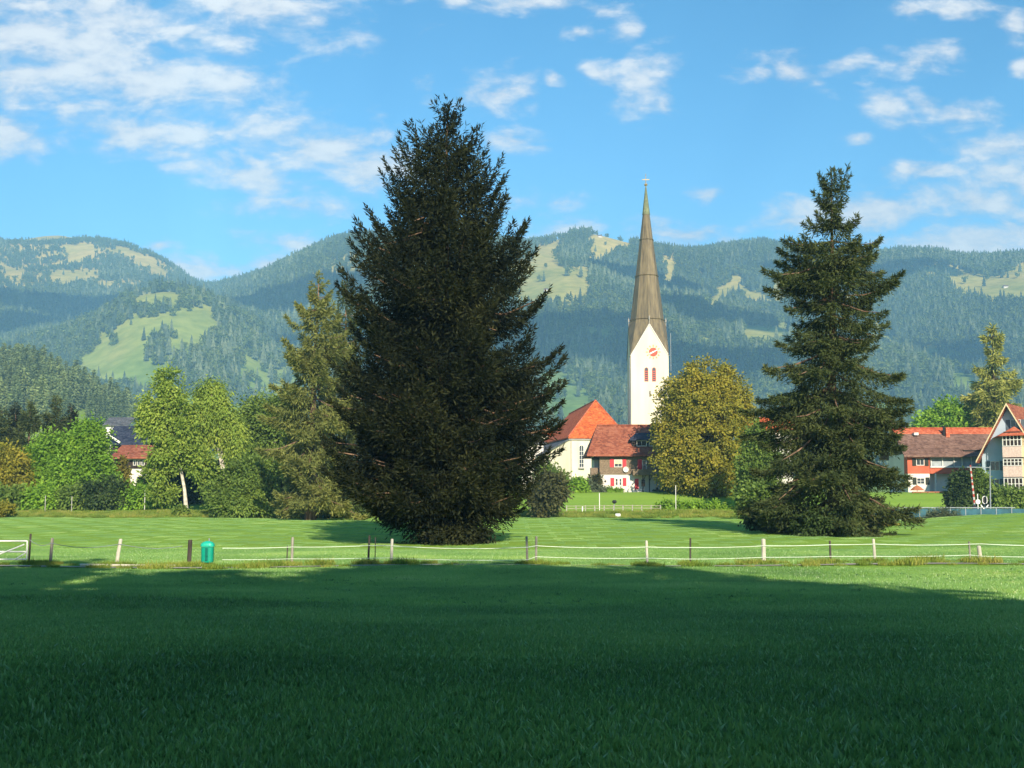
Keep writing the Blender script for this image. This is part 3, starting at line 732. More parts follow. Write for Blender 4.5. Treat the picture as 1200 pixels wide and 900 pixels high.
# ------------------------------------------------------------------ sunlit spruces beside the big one
D = 138.0; b = on(364, D); H = Z(322, D) - b[2]
spruce('spruce_tree', 'sunlit spruce with sparse drooping boughs and orange trunk, left of the huge dark spruce', b, H,
       pxprof(368, D, 606, 322, [(600,322,415),(575,318,425),(540,312,425),(500,308,425),(465,310,420),(440,318,412),(425,316,410),(408,318,412),(395,326,405),(380,335,400),(362,346,392),(345,356,384),(332,362,378),(324,366,372)]),
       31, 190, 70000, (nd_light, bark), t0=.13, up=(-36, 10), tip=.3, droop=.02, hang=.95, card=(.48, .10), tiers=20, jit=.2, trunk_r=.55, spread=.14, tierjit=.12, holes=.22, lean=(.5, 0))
D = 150.0; b = on(402, D); H = Z(330, D) - b[2]
spruce('spruce_tree', 'dark slim spruce half hidden between the sunlit and the huge dark spruce', b, H,
       pxprof(402, D, 604, 330, [(600,370,440),(540,368,440),(460,372,435),(420,376,430),(390,382,422),(360,390,414),(335,398,407)]),
       32, 200, 40000, (nd_olive, bark), t0=.08, up=(-20, 30), tip=.4, droop=.08, hang=1.0, card=(.48, .11), jit=.15, trunk_r=.35)

# ------------------------------------------------------------------ birches and bushes on the left
D = 158.0
leafy('birch_tree', 'tall birch with leaning bare white trunk beside the left hand house', on(219, D),
      [lob(197, 452, D, 15, 20), lob(186, 480, D, 22, 20), lob(207, 478, D, 20, 18), lob(184, 503, D, 20, 14), lob(208, 510, D, 26, 18), lob(200, 532, D, 24, 16), lob(232, 545, D, 18, 18), lob(186, 556, D, 13, 16), lob(192, 578, D, 14, 10)],
      41, 420, 70, .85, (.4, .22), (lf_birch, bark_birch), trunk_r=.25,
      trunk=[Vector(on(219, D, -.2)), W(216, 572, D), W(211, 545, D), W(206, 520, D), W(200, 480, D), W(197, 455, D)], limbs=False)
D = 165.0
leafy('birch_tree', 'weeping birch with forked pale stems, right of the leaning birch', on(262, D),
      [lob(248, 462, D, 18, 18), lob(242, 486, D, 15, 22), lob(262, 488, D, 14, 22), lob(233, 512, D, 12, 26), lob(276, 512, D, 13, 26), lob(250, 500, D, 14, 12)],
      42, 330, 70, .8, (.46, .15), (lf_birch, bark_birch), trunk_r=.3, hangdown=.9,
      trunk=[Vector(on(266, D, -.2)), W(266, 570, D), W(260, 535, D), W(256, 500, D), W(250, 465, D)])
D = 172.0
leafy('broadleaf_tree', 'fresh green broadleaf tree between the weeping birch and the sunlit spruce', on(300, D),
      [lob(300, 490, D, 24, 22), lob(322, 500, D, 24, 26), lob(285, 520, D, 24, 24), lob(310, 535, D, 30, 28), lob(334, 478, D, 14, 16)], 43, 330, 70, 1.0, (.42, .27), (lf_mid, bark_grey))
D = 150.0
leafy('shrub', 'tall dark leafy bush reaching to the grass below the weeping birch', on(285, D),
      [lob(285, 560, D, 26, 22), lob(268, 580, D, 26, 22), lob(304, 582, D, 26, 22), lob(285, 590, D, 34, 16), lob(300, 556, D, 18, 18)], 44, 330, 70, .8, (.34, .2), (lf_mid, bark_birch), 'shrub', trunk_r=.12, crown='foliage', stem='stem')
leafy('shrub', 'small round bush at the foot of the leaning birch', on(212, 152), [lob(212, 601, 152, 8, 6)], 45, 40, 50, .4, (.3, .2), (lf_mid, bark_dark), 'shrub', trunk_r=.05, crown='foliage', stem='stem')
leafy('shrub', 'small brownish bush at the left end of the dirt road', on(4, 150), [lob(4, 597, 150, 11, 7)], 46, 40, 50, .4, (.3, .2), (lf_linden, bark_dark), 'shrub', trunk_r=.05, crown='foliage', stem='stem')
D = 176.0
leafy('thicket', 'dark undergrowth thicket in the shade behind the birches', on(250, D), [lob(k, 576, D, 24, 24) for k in (195, 225, 255, 285, 315, 345)] + [lob(k, 558, D, 18, 16) for k in (230, 270, 330)], 47, 260, 55, 1.2, (.7, .5), (lf_dark, bark_dark), 'thicket', trunk_r=.1, crown='foliage', stem='stem')
D = 149.0
leafy('shrub', 'low dark bushes round the trunk of the sunlit spruce', on(370, 146), [lob(350, 603, 146, 14, 6), lob(392, 602, 146, 20, 8), lob(420, 600, 146, 18, 10)], 48, 90, 50, .5, (.35, .22), (lf_dark, bark_dark), 'shrub', trunk_r=.05, crown='foliage', stem='stem')

# left grove
def sp2(px, top, base_y, hw, D, label, mat, seed, n=9000, cat='tree'):
    b = on(px, D); H = Z(top, D) - b[2]; r = hw * D / F
    spruce('spruce_tree', label, b, H, lambda q: (r * (1 - q) ** .75 + .1,) * 2, seed, 150, int(n * 2.2), (mat, bark), cat, None, t0=.08, up=(-22, 28), tip=.2, droop=.06, hang=.9, card=(.6, .13), jit=.2, trunk_r=.35, tiers=20, tierjit=.15)
sp2(31, 472, 585, 34, 186, 'olive conifer rising in the middle of the left hand grove', nd_olive, 51, 12000)
sp2(62, 466, 585, 34, 190, 'rounded dark conifer on the right side of the left hand grove', nd_olive, 52, 12000)
sp2(80, 476, 585, 30, 195, 'dark conifer hindmost in the left hand grove', nd_dark, 53, 9000)
sp2(-2, 480, 585, 34, 188, 'dark conifer cut by the left edge of the picture', nd_olive, 54, 12000)
sp2(14, 474, 585, 26, 198, 'slim conifer peeping over the olive one in the left hand grove', nd_dark, 57, 8000)
D = 176.0
leafy('broadleaf_tree', 'bright green maple nearest the orange roofed house on the left', on(112, D), [lob(105, 514, D, 18, 20), lob(92, 530, D, 24, 20), lob(114, 535, D, 15, 22), lob(100, 555, D, 32, 22), lob(120, 564, D, 14, 14)], 55, 360, 70, 1.0, (.42, .28), (lf_bright, bark_grey))
leafy('broadleaf_tree', 'bright green maple in front of the left hand conifers', on(58, D), [lob(58, 532, D, 22, 20), lob(42, 548, D, 22, 20), lob(72, 552, D, 24, 20), lob(55, 568, D, 34, 16)], 56, 320, 70, 1.0, (.42, .28), (lf_bright, bark_grey))
leafy('broadleaf_tree', 'brownish green broadleaf tree at the left edge of the grove', on(8, 172), [lob(6, 548, 172, 22, 22), lob(20, 560, 172, 20, 18), lob(0, 570, 172, 24, 14)], 58, 220, 70, 1.0, (.42, .25), (lf_linden, bark_grey))
hedge_spots = [(12, 583, 22, 12, lf_mid, 'loose green hedge bush at the left end beneath the grove'), (50, 583, 20, 13, lf_bright, 'bright hedge bush beneath the left hand maple'), (88, 584, 20, 12, lf_mid, 'hedge bush below the gap of the two maples'),
               (124, 578, 26, 17, lf_dark, 'tall dark hedge bush below the orange roofed house'), (163, 583, 20, 13, lf_bright, 'yellowish green hedge bush right below the white house wall')]
for k, (px, py, rx, ry, mt, lb) in enumerate(hedge_spots):
    leafy('shrub', lb, on(px, 168), [lob(px, py, 168, rx, ry), lob(px - rx*.5, py + 4, 168, rx*.7, ry*.7), lob(px + rx*.5, py + 3, 168, rx*.7, ry*.75)], 60 + k, 110, 50, .8, (.42, .28), (mt, bark_dark), 'shrub', 'bushes along the road by the left hand grove', .06, crown='foliage', stem='stem')
leafy('shrub', 'yellow leaved shrub against the white wall of the left hand house', on(143, 185), [lob(143, 552, 185, 7, 14), lob(141, 566, 185, 8, 9)], 66, 70, 50, .6, (.4, .28), (lf_yellow, bark_dark), 'shrub', trunk_r=.05, crown='foliage', stem='stem')
sp2(166, 556, 590, 7, 178, 'tiny dark spruce before the white wall of the left hand house', nd_dark, 67, 1500)

# ------------------------------------------------------------------ middle: linden, bushes round the church
D = 181.0
leafy('linden_tree', 'round yellowing linden right of the church tower', on(824, D),
      [lob(828, 450, D, 34, 26), lob(806, 470, D, 34, 28), lob(850, 470, D, 30, 30), lob(826, 480, D, 46, 36), lob(796, 505, D, 30, 34), lob(858, 508, D, 30, 34), lob(826, 520, D, 52, 36), lob(792, 545, D, 26, 26), lob(860, 546, D, 26, 26), lob(826, 556, D, 46, 26)],
      71, 1500, 60, .85, (.36, .26), (lf_linden, bark_grey), trunk_r=.45, inner=.12)
D = 166.0
leafy('hedge', 'clipped green hedge under the yellowing linden', on(812, D), [lob(k, 598, D, 14, 9) for k in (782, 798, 814, 830, 844)], 72, 170, 50, .55, (.34, .24), (lf_bright, bark_dark), 'hedge', trunk_r=.05, crown='foliage', stem='stem')
leafy('thicket', 'dark undergrowth behind the hedge beneath the linden', on(840, 188), [lob(k, 580, 188, 18, 12) for k in (790, 815, 840, 865, 885)], 73, 150, 50, .8, (.5, .36), (lf_dark, bark_dark), 'thicket', trunk_r=.06, crown='foliage', stem='stem')
leafy('broadleaf_tree', 'yellow green tree squeezed between the linden and the tiered spruce', on(886, 163), [lob(888, 520, 163, 16, 22), lob(880, 545, 163, 18, 20), lob(898, 545, 163, 18, 24), lob(886, 572, 163, 20, 22)], 74, 260, 65, .8, (.36, .24), (lf_mid, bark_grey))
leafy('shrub', 'broad olive bush standing between the hedge and the tiered spruce', on(890, 140), [lob(884, 592, 140, 18, 16), lob(902, 586, 140, 20, 20)], 75, 130, 55, .8, (.42, .27), (lf_mid, bark_dark), 'shrub', trunk_r=.06, crown='foliage', stem='stem')
leafy('shrub', 'round dark olive brown bush beside the huge dark spruce', on(642, 148), [lob(640, 578, 148, 20, 20), lob(650, 570, 148, 15, 16), lob(634, 592, 148, 10, 14)], 76, 150, 55, .7, (.36, .26), (lf_purple, bark_dark), 'shrub', trunk_r=.1, crown='foliage', stem='stem')
leafy('shrub', 'light green bush with thin top below the church choir wall', on(652, 188), [lob(650, 562, 188, 14, 12), lob(640, 556, 188, 12, 12)], 77, 90, 50, .8, (.45, .3), (lf_mid, bark_dark), 'shrub', trunk_r=.05, crown='foliage', stem='stem')
leafy('shrub', 'rounded bright green bush on the lawn below the choir window', on(676, 185), [lob(676, 572, 185, 12, 9)], 78, 70, 50, .6, (.4, .26), (lf_bright, bark_dark), 'shrub', trunk_r=.05, crown='foliage', stem='stem')
leafy('shrub', 'pale flowering bush at the left corner of the red shuttered house', on(692, 187), [lob(689, 572, 187, 9, 6), lob(699, 575, 187, 8, 4)], 79, 60, 50, .5, (.34, .22), (lf_silver, bark_dark), 'shrub', trunk_r=.04, crown='foliage', stem='stem')
leafy('shrub', 'spiky dark purple shrub below the side balcony of the red shuttered house', on(697, 189.3), [lob(697, 565, 189.3, 6, 8)], 80, 40, 40, .5, (.5, .14), (lf_purple, bark_dark), 'shrub', trunk_r=.04, crown='foliage', stem='stem')
leafy('shrub', 'low flower bed shrub under the lower red shuttered window', on(716, 188.6), [lob(714, 575, 188.6, 6, 2.5), lob(724, 575.5, 188.6, 5, 2)], 81, 40, 40, .3, (.25, .18), (lf_bright, bark_dark), 'shrub', trunk_r=.03, crown='foliage', stem='stem')

# ------------------------------------------------------------------ right: trees behind and bushes before the farmhouses
D = 232.0
leafy('broadleaf_tree', 'broad light green tree showing above the long farmhouse roof', on(1115, D), [lob(1112, 492, D, 30, 18), lob(1090, 500, D, 20, 14), lob(1138, 496, D, 24, 16), lob(1155, 502, D, 20, 16), lob(1115, 515, D, 44, 16)], 91, 380, 65, 1.3, (.6, .4), (lf_bright, bark_grey))
D = 226.0; b = on(1170, D); H = Z(383, D) - b[2]
spruce('spruce_tree', 'ragged yellow green conifer with thin neck behind the right hand house', b, H,
       pxprof(1168, D, 585, 383, [(575,1140,1200),(500,1138,1205),(470,1140,1206),(455,1134,1200),(440,1142,1194),(425,1146,1190),(416,1158,1178),(408,1160,1177),(398,1155,1180),(388,1160,1176),(384,1165,1171)]),
       92, 130, 30000, (nd_gold, bark_dark), t0=.1, up=(-38, 5), tip=.1, droop=-.03, hang=2.4, card=(.9, .2), tiers=16, tierjit=.12, jit=.12, trunk_r=.4, spread=.2)
D = 160.0
leafy('shrub', 'tall dark green bush between the barrier pole and the long farmhouse', on(1127, D), [lob(1127, 570, D, 12, 18), lob(1122, 584, D, 12, 12)], 93, 120, 50, .6, (.36, .24), (lf_dark, bark_dark), 'shrub', trunk_r=.06, crown='foliage', stem='stem')
leafy('shrub', 'tall sunlit green bush right of the barrier pole', on(1148, D), [lob(1148, 570, D, 11, 17), lob(1150, 584, D, 11, 12)], 94, 120, 50, .6, (.36, .24), (lf_mid, bark_dark), 'shrub', trunk_r=.06, crown='foliage', stem='stem')
leafy('hedge', 'long olive hedge below the oriel house', on(1182, D - 2), [lob(k, 584, D - 2, 12, 10) for k in (1168, 1180, 1194, 1208)], 95, 150, 50, .6, (.36, .24), (lf_mid, bark_dark), 'hedge', trunk_r=.05, crown='foliage', stem='stem')
leafy('willow_shrub', 'silvery willow shrub growing up before the blue bridge railing', on(1106, 127), [lob(1104, 606, 127, 12, 8), lob(1094, 611, 127, 9, 5), lob(1116, 609, 127, 9, 7)], 96, 70, 45, .6, (.55, .1), (lf_silver, bark_dark), 'shrub', trunk_r=.05, crown='foliage', stem='stem')

# ------------------------------------------------------------------ wood on the left knoll
def mid_spruce(seed, n=1100):
    R = np.random.default_rng(seed); mb = MB(); H = 22.
    t = R.random(n) ** 1.25 * .97 + .03; r = (3.6 * (1 - t) ** .8 + .15) * R.uniform(.35, 1.05, n); a = R.random(n) * 6.283
    tq = np.round(t * 14) / 14 + R.normal(0, .012, n)
    p = np.stack([r * np.cos(a), r * np.sin(a), tq * H - r * .25], 1)
    d = unit(np.stack([np.cos(a), np.sin(a), R.uniform(-.9, .25, n)], 1) + R.normal(0, .25, (n, 3)))
    w = unit(np.cross(d, R.normal(0, 1, (n, 3)) + [0, 0, 1]))
    mb.cards(kites(p - d * .7, d, w, R.uniform(1.2, 2.6, n), R.uniform(.5, 1.0, n)), np.clip(R.normal(.5, .2, n), 0, 1)); return mb
ks = [source(mid_spruce(200 + k), 'knoll_spruce', nd_hill) for k in range(3)]
R = np.random.default_rng(44); n = 2600
D_ = R.uniform(585, 900, n); u_ = R.uniform(-.66, -.19, n); x_ = u_ * D_; z_ = hz(u_, D_); px_, py_ = to_px(x_, D_, z_)
ok = (z_ > 9) & (px_ < 225) & ~((D_ < 640) & (px_ > 85) & (px_ < 150))
ok &= R.random(n) < .62
sel = np.where(ok)[0]
scatter('wood', np.stack([x_, D_, z_ - .4], 1)[sel], R.uniform(.6, 1.05, n)[sel], (R.random(n) * 6.28)[sel], (R.random(n) * 3).astype(int)[sel], ks, 'dense dark spruce wood on the knoll behind the left hand grove')

# ------------------------------------------------------------------ row of tall trees behind the photographer (they shade the near meadow)
R = np.random.default_rng(77)
row = [(-46, -14, 1.05), (-38, -22, 1.12), (-31, -13, 1.06), (-24, -21, 1.15), (-17, -12, 1.05), (-11, -22, 1.2), (-5, -12, 1.03), (2, -15, .99), (8, -12, 1.03), (13.5, -16, 1.08), (17.2, -12, .97), (-8, -25, 1.12), (5, -27, 1.17)]
proto = None
for k, (x0, y0, s) in enumerate(row):
    lb = 'tall leafy tree in the row behind the near meadow'
    if proto is None:
        proto = leafy('broadleaf_tree', lb, (0, 0, 0.6), [((0, 0, 23), (3.4, 3.4, 6.5)), ((2.2, .6, 16), (3.6, 3.6, 5)), ((-2.2, -.6, 16), (3.6, 3.6, 5)), ((0, 1.5, 9), (4.6, 4.6, 4.5)), ((0, -1.5, 6.5), (4.4, 4.4, 4)), ((0, 0, 3.0), (4.2, 4.2, 2.6))],
                      99, 300, 45, 1.5, (1.15, .85), (lf_dark, bark_dark), 'tree', 'trees behind the near meadow', .4, inner=.45)
        o = proto
    else:
        o = proto.copy(); COL.objects.link(o)
        for ch in proto.children:
            cc = ch.copy(); COL.objects.link(cc); cc.parent = o
    o.location = (x0, y0, g(x0, y0) - .1); o.rotation_euler = (0, 0, R.random() * 6.28); o.scale = (1.0, 1.0, s * 1.0)

# ------------------------------------------------------------------ grass
grass_m = leafmat('grass blades', [(0, (.10, .22, .06)), (.5, (.25, .445, .115)), (.85, (.40, .58, .15)), (1, (.60, .62, .28))], .38, False, .16, .36, .75, 'place', 1.6)
dry_m = leafmat('rough verge grass', [(0, (.08, .15, .025)), (.5, (.22, .30, .05)), (1, (.42, .38, .10))], .3, True, .3, .7, .1)
def blades(seed, size, n, h, wdt, dry=.04, clump=.25):
    R = np.random.default_rng(seed); mb = MB()
    p = np.stack([R.uniform(-size/2, size/2, n), R.uniform(-size/2, size/2, n), np.full(n, -.01)], 1)
    tuft = np.sin(p[:, 0] * 9 / size + seed) * np.cos(p[:, 1] * 8 / size + seed * 2) * clump
    a = R.random(n) * 6.283; ln = R.uniform(.1, .75, n)
    d = unit(np.stack([np.cos(a) * ln, np.sin(a) * ln, np.ones(n)], 1))
    w = unit(np.cross(d, R.normal(0, 1, (n, 3))))
    L = h * R.uniform(.5, 1.25, n) * (1 + tuft); tt = np.clip(R.normal(.45, .16, n) + tuft * .4, 0, .9); tt = np.where(R.random(n) < dry, 1.0, tt)
    mb.cards(kites(p, d, w, L, wdt * R.uniform(.7, 1.3, n), bend=.18), tt); return mb
gs = [source(blades(300 + k, 2.0, 4600, .066, .005, .05, .1), 'grass_tile', grass_m) for k in range(4)]
gm = [source(blades(310 + k, 4.0, 4000, .085, .012, .04, .05), 'grass_tile', grass_m) for k in range(3)]
gf = [source(blades(320 + k, 6.6, 4600, .11, .034, .02, .0), 'grass_tile', grass_m) for k in range(3)]
R = np.random.default_rng(12); P_ = []; I_ = []
def tilezone(d0, d1, size, i0, ni, wide=.5):
    for yy_ in np.arange(d0, d1, size):
        hwid = wide * yy_ + 3
        for xx_ in np.arange(-hwid, hwid, size):
            P_.append((xx_, yy_)); I_.append(i0 + R.integers(ni))
tilezone(5, 26.5, 1.0, 0, 4); tilezone(26, 49.3, 2.0, 4, 3); tilezone(53.8, 69, 2.0, 4, 3); tilezone(69, 152, 3.3, 7, 3)
P_ = np.array(P_); zz_ = gz(P_[:, 0], P_[:, 1])
e_ = .8; tl_ = np.column_stack([np.arctan((gz(P_[:, 0], P_[:, 1] + e_) - gz(P_[:, 0], P_[:, 1] - e_)) / (2 * e_)), -np.arctan((gz(P_[:, 0] + e_, P_[:, 1]) - gz(P_[:, 0] - e_, P_[:, 1])) / (2 * e_))])
scatter('grass', np.column_stack([P_, zz_]), np.ones(len(P_)), np.zeros(len(P_)), np.array(I_), gs + gm + gf, 'short mown green grass covering the meadow', tilt=tl_)
# rough verges: along the fence path and below the road
vt = [source(blades(330 + k, .9, 380, .26, .02, .2), 'verge_tile', dry_m) for k in range(3)]
P_ = []; SC_ = []
for xx_ in np.arange(-34, 36, .45):
    for yy_ in (50.3, 51.75, 52.5):
        if R.random() < (.45 if yy_ < 51 else .35): P_.append((xx_ + R.normal(0, .3), yy_ + R.normal(0, .12))); SC_.append(R.uniform(.25, .75) if R.random() < .85 else R.uniform(.9, 1.3))
for px_q in (36, 61, 138, 223, 240, 343, 432, 459, 618, 628, 758, 808, 894, 972, 1024, 1135, 1147):
    for _ in range(3): P_.append((X(px_q, 52.4) + R.normal(0, .18), 52.35 + R.normal(0, .12))); SC_.append(R.uniform(.5, 1.0))
for xx_ in np.arange(-70, 60, 1.0):
    for yy_ in (151.5, 153, 154.5, 156, 157.5): P_.append((xx_ + R.normal(0, .4), yy_ + R.normal(0, .3))); SC_.append(R.uniform(1.0, 1.8))
P_ = np.array(P_); zz_ = gz(P_[:, 0], P_[:, 1])
scatter('verge_grass', np.column_stack([P_, zz_]), SC_, R.random(len(P_)) * 6.28, (R.random(len(P_)) * 3).astype(int), vt, 'rough yellowish grass along the fence path and below the dirt road')

wt_ = [source(blades(340 + k, .22, 46, .17, .004, .35, 0), 'weed_tuft', grass_m) for k in range(2)]
def rosette(seed):
    R = np.random.default_rng(seed); n = 26; mb = MB(); a = R.random(n) * 6.283
    d = unit(np.stack([np.cos(a), np.sin(a), R.uniform(.15, .9, n)], 1)); w = unit(np.cross(d, np.array([0, 0, 1.]) + R.normal(0, .3, (n, 3))))
    mb.cards(kites(np.stack([R.normal(0, .03, n), R.normal(0, .03, n), np.zeros(n)], 1), d, w, R.uniform(.05, .12, n), R.uniform(.02, .045, n), .1), np.clip(R.normal(.3, .2, n), 0, 1)); return mb
wt_ += [source(rosette(350 + k), 'weed_rosette', leafmat('clover leaves', [(0, (.05, .13, .05)), (.5, (.12, .26, .09)), (1, (.26, .40, .16))], .3, rough=.5)) for k in range(2)]
R = np.random.default_rng(55); n = 3600
D_ = np.sqrt(R.uniform(6**2, 48**2, n)); x_ = R.uniform(-.48, .48, n) * D_ ; nz_ = vnoise(x_ / 2.2 + 40, D_ / 2.2, 61) + .5 * vnoise(x_ / .8 + 40, D_ / .8, 62)
k_ = nz_ > .0
x_, D_ = x_[k_], D_[k_]
scatter('meadow_weeds', np.column_stack([x_, D_, gz(x_, D_)]), R.uniform(.6, 1.25, len(x_)), R.random(len(x_)) * 6.28, (R.random(len(x_)) * 4).astype(int), wt_, 'clover rosettes and taller pale grass stalks dotted through the shaded meadow')
# ------------------------------------------------------------------ building materials
plaster_cream = paint('cream plaster', (.70, .63, .48), .85, .05, .6, .15, .15, col2=(.60, .54, .41), stretch=(1, 1, .18))
plaster_white = paint('white plaster', (.70, .66, .59), .85, .05, .5, .15, .1)
plaster_blue = paint('pale blue grey plaster', (.42, .52, .60), .85, .05, .5, .15, .1)
plaster_red = paint('orange red rendered wall', (.52, .13, .07), .85, .08, .8, .15, .1)
wood_brown = paint('weathered brown shingle cladding', (.22, .165, .11), .85, .25, 5, .15, .5, stretch=(1, 1, 3))
wood_dark = paint('dark stained wood', (.035, .025, .02), .8, .2, 3, .2, .3)
tile_orange = tiles('orange clay tiles', (.30, .055, .018), (.48, .10, .025), (.60, .17, .05))
tile_red = tiles('red brown clay tiles', (.16, .05, .03), (.28, .085, .045), (.36, .14, .08))
tile_brown = tiles('old brown tiles', (.10, .055, .04), (.17, .095, .07), (.25, .15, .11))
tile_ridge = tiles('bright ridge tiles', (.34, .07, .03), (.46, .11, .05), (.55, .18, .09))
slate_navy = tiles('navy slates', (.012, .016, .035), (.03, .036, .06), (.06, .07, .10))
slate_grey = tiles('grey slates', (.05, .055, .065), (.09, .095, .105), (.16, .16, .17))
spire_m = paint('weathered brown shingle spire', (.17, .135, .075), .55, .18, .8, .4, .3, col2=(.085, .068, .042), stretch=(3.0, 3.0, .18))
copper_m = paint('green copper tip', (.16, .18, .10), .6, .2, 2, .3)
shutter_red = paint('red painted shutter', (.62, .035, .045), .6, .06, 3, .3)
shutter_dark = paint('dark green shutter', (.03, .035, .025), .7, .1, 3, .2)
frame_white = paint('white window frame', (.68, .66, .60), .6, .03, 3, .3)
glass_m = paint('window glass', (.05, .06, .07), .12, .15, .8, .6)
clock_red = paint('red clock paint', (.56, .085, .045), .6, .05, 2, .3)
gold_m = paint('gilded clock mark', (.36, .25, .08), .4, .05, 2, .5)
sill_m = paint('grey stone', (.35, .33, .30), .85, .1, 2, .2, .2)
metal_m = paint('galvanised metal', (.24, .27, .29), .5, .08, 2, .4)
white_m = paint('white paint', (.80, .79, .75), .6, .05, 3, .3)
black_m = paint('black iron', (.02, .02, .02), .6, .1, 3, .3)
cream_panel = paint('cream oriel panel', (.74, .60, .36), .8, .08, 3, .2)
shaded_panel = paint('shaded pink grey oriel panel', (.62, .47, .40), .8, .1, 5, .2)  # oriel front panels: the shade of that face is painted into this tone

def quad_roof(mb, pts, th=.18):
    mb.slab(pts, th)

def win(th, part_parent, x0, x1, z0, z1, y, mat_f=None, nx=2, nz=2, bar=.06, arch=False, depth=.05, name='window'):
    """window facing the camera in the wall plane y: frame with mullions, pane behind"""
    mat_f = mat_f or frame_white
    mb = MB(); fr = .09
    ya, yb = y - depth, y + .02
    zt = z1
    if arch:
        r = (x1 - x0) / 2; zt = z1 - r
        n = 10
        for k in range(n):
            a0 = math.pi * k / n; a1 = math.pi * (k + 1) / n; cx = (x0 + x1) / 2
            q = lambda a, rr: (cx + rr * math.cos(a), zt + rr * math.sin(a))
            o0, o1, i0, i1 = q(a0, r), q(a1, r), q(a0, r - fr), q(a1, r - fr)
            mb.hexa([(o0[0], ya, o0[1]), (o1[0], ya, o1[1]), (i1[0], ya, i1[1]), (i0[0], ya, i0[1])], [(o0[0], yb, o0[1]), (o1[0], yb, o1[1]), (i1[0], yb, i1[1]), (i0[0], yb, i0[1])])
    else:
        mb.box(x0, x1, ya, yb, z1 - fr, z1)
    mb.box(x0, x0 + fr, ya, yb, z0, zt - (0 if arch else fr)); mb.box(x1 - fr, x1, ya, yb, z0, zt - (0 if arch else fr)); mb.box(x0 + fr, x1 - fr, ya, yb, z0, z0 + fr)
    for k in range(1, nx):
        xx = x0 + (x1 - x0) * k / nx; mb.box(xx - bar/2, xx + bar/2, ya + .012, yb, z0 + fr, z1 - fr)
    for k in range(1, nz):
        zz = z0 + (zt - z0) * k / nz; mb.box(x0 + fr, x1 - fr, ya + .016, yb, zz - bar/2, zz + bar/2)
    f = mb.build(name, mat_f, part_parent) if part_parent is th else sub(mb, name, mat_f, part_parent, th)
    pm = MB()
    if arch:
        r = (x1 - x0) / 2 - fr * .6; cx = (x0 + x1) / 2
        pl = [(cx + r, z0 + fr * .6), ] + [(cx + r * math.cos(math.pi * k / 10), zt + r * math.sin(math.pi * k / 10)) for k in range(11)] + [(cx - r, z0 + fr * .6)]
        pm.hexa([(a, y - .012, b) for a, b in pl], [(a, y + .03, b) for a, b in pl])
    else:
        pm.box(x0 + fr * .6, x1 - fr * .6, y - .012, y + .03, z0 + fr * .6, z1 - fr * .6)
    if part_parent is th: sub(pm, 'pane', glass_m, f, th)
    return f

def bx(th, name, mat, *b):
    mb = MB(); mb.box(*b); return mb.build(name, mat, th)

def gable_house(th, x0, x1, y0, y1, zb, ze, zr, wall_m, roof_m, over=.7, hip=(0, 0), wall_name='wall'):
    """ridge runs left-right. hip: how far the ridge is drawn in at each end"""
    mb = MB(); ym = (y0 + y1) / 2
    # walls with gable ends
    k = (zr - .25 - ze) / ((y1 - y0) / 2)
    if hip[0] or hip[1]:
        mb.box(x0, x1, y0, y1, zb, ze + .1)
    else:
        pl = [(y0, zb), (y1, zb), (y1, ze), (ym, zr - .3), (y0, ze)]
        mb.hexa([(x0, a, b) for a, b in pl], [(x1, a, b) for a, b in pl])
    mb.build(wall_name, wall_m, th)
    r = MB(); o = over; sl = (zr - ze) / (ym - y0)
    ez = ze - o * sl * .9
    A = [(x0 - o, y0 - o, ez), (x1 + o, y0 - o, ez), (x1 + o - hip[1], ym, zr), (x0 - o + hip[0], ym, zr)]
    B = [(x1 + o, y1 + o, ez), (x0 - o, y1 + o, ez), (x0 - o + hip[0], ym, zr - .004), (x1 + o - hip[1], ym, zr - .004)]
    r.slab(A, .2); r.slab(B, .2)
    if hip[0]: r.slab([(x0 - o, y1 + o, ez + .003), (x0 - o, y0 - o, ez + .003), (x0 - o + hip[0], ym, zr + .003), (x0 - o + hip[0] * .99, ym + .02, zr + .003)], .2)
    if hip[1]: r.slab([(x1 + o, y0 - o, ez + .003), (x1 + o, y1 + o, ez + .003), (x1 + o - hip[1] * .99, ym + .02, zr + .003), (x1 + o - hip[1], ym, zr + .003)], .2)
    return r.build('roof', roof_m, th)

# ------------------------------------------------------------------ church
D = 255.0; t = thing('church', 'cream church with orange choir roof and tall brown needle spire', 'church', (X(735, 240), 240, g(0, 240)))
G0 = g(0, 200) - .3
s = D / F; cx = X(763, D); hw = 22.3 * s; y0, y1 = D - hw + hw, D + 2 * hw   # front face at y = D
cy = D + hw
zs = Z(417, D); za = Z(380, D); zt = Z(214, D)
mb = MB(); mb.box(cx - hw, cx + hw, D, D + 2*hw, G0, zs)
# four gables: two crossing prisms, cut square
for ax in (0, 1):
    tri = [(-hw + .003 * (1 + ax), zs), (hw - .003 * (1 + ax), zs), (0, za + .004 * ax)]
    if ax == 0: mb.hexa([(cx + a, D + .001, b) for a, b in tri], [(cx + a, D + 2*hw - .001, b) for a, b in tri])
    else: mb.hexa([(cx - hw + .001, cy + a, b) for a, b in tri], [(cx + hw - .001, cy + a, b) for a, b in tri])
tower = mb.build('tower', plaster_cream, t)
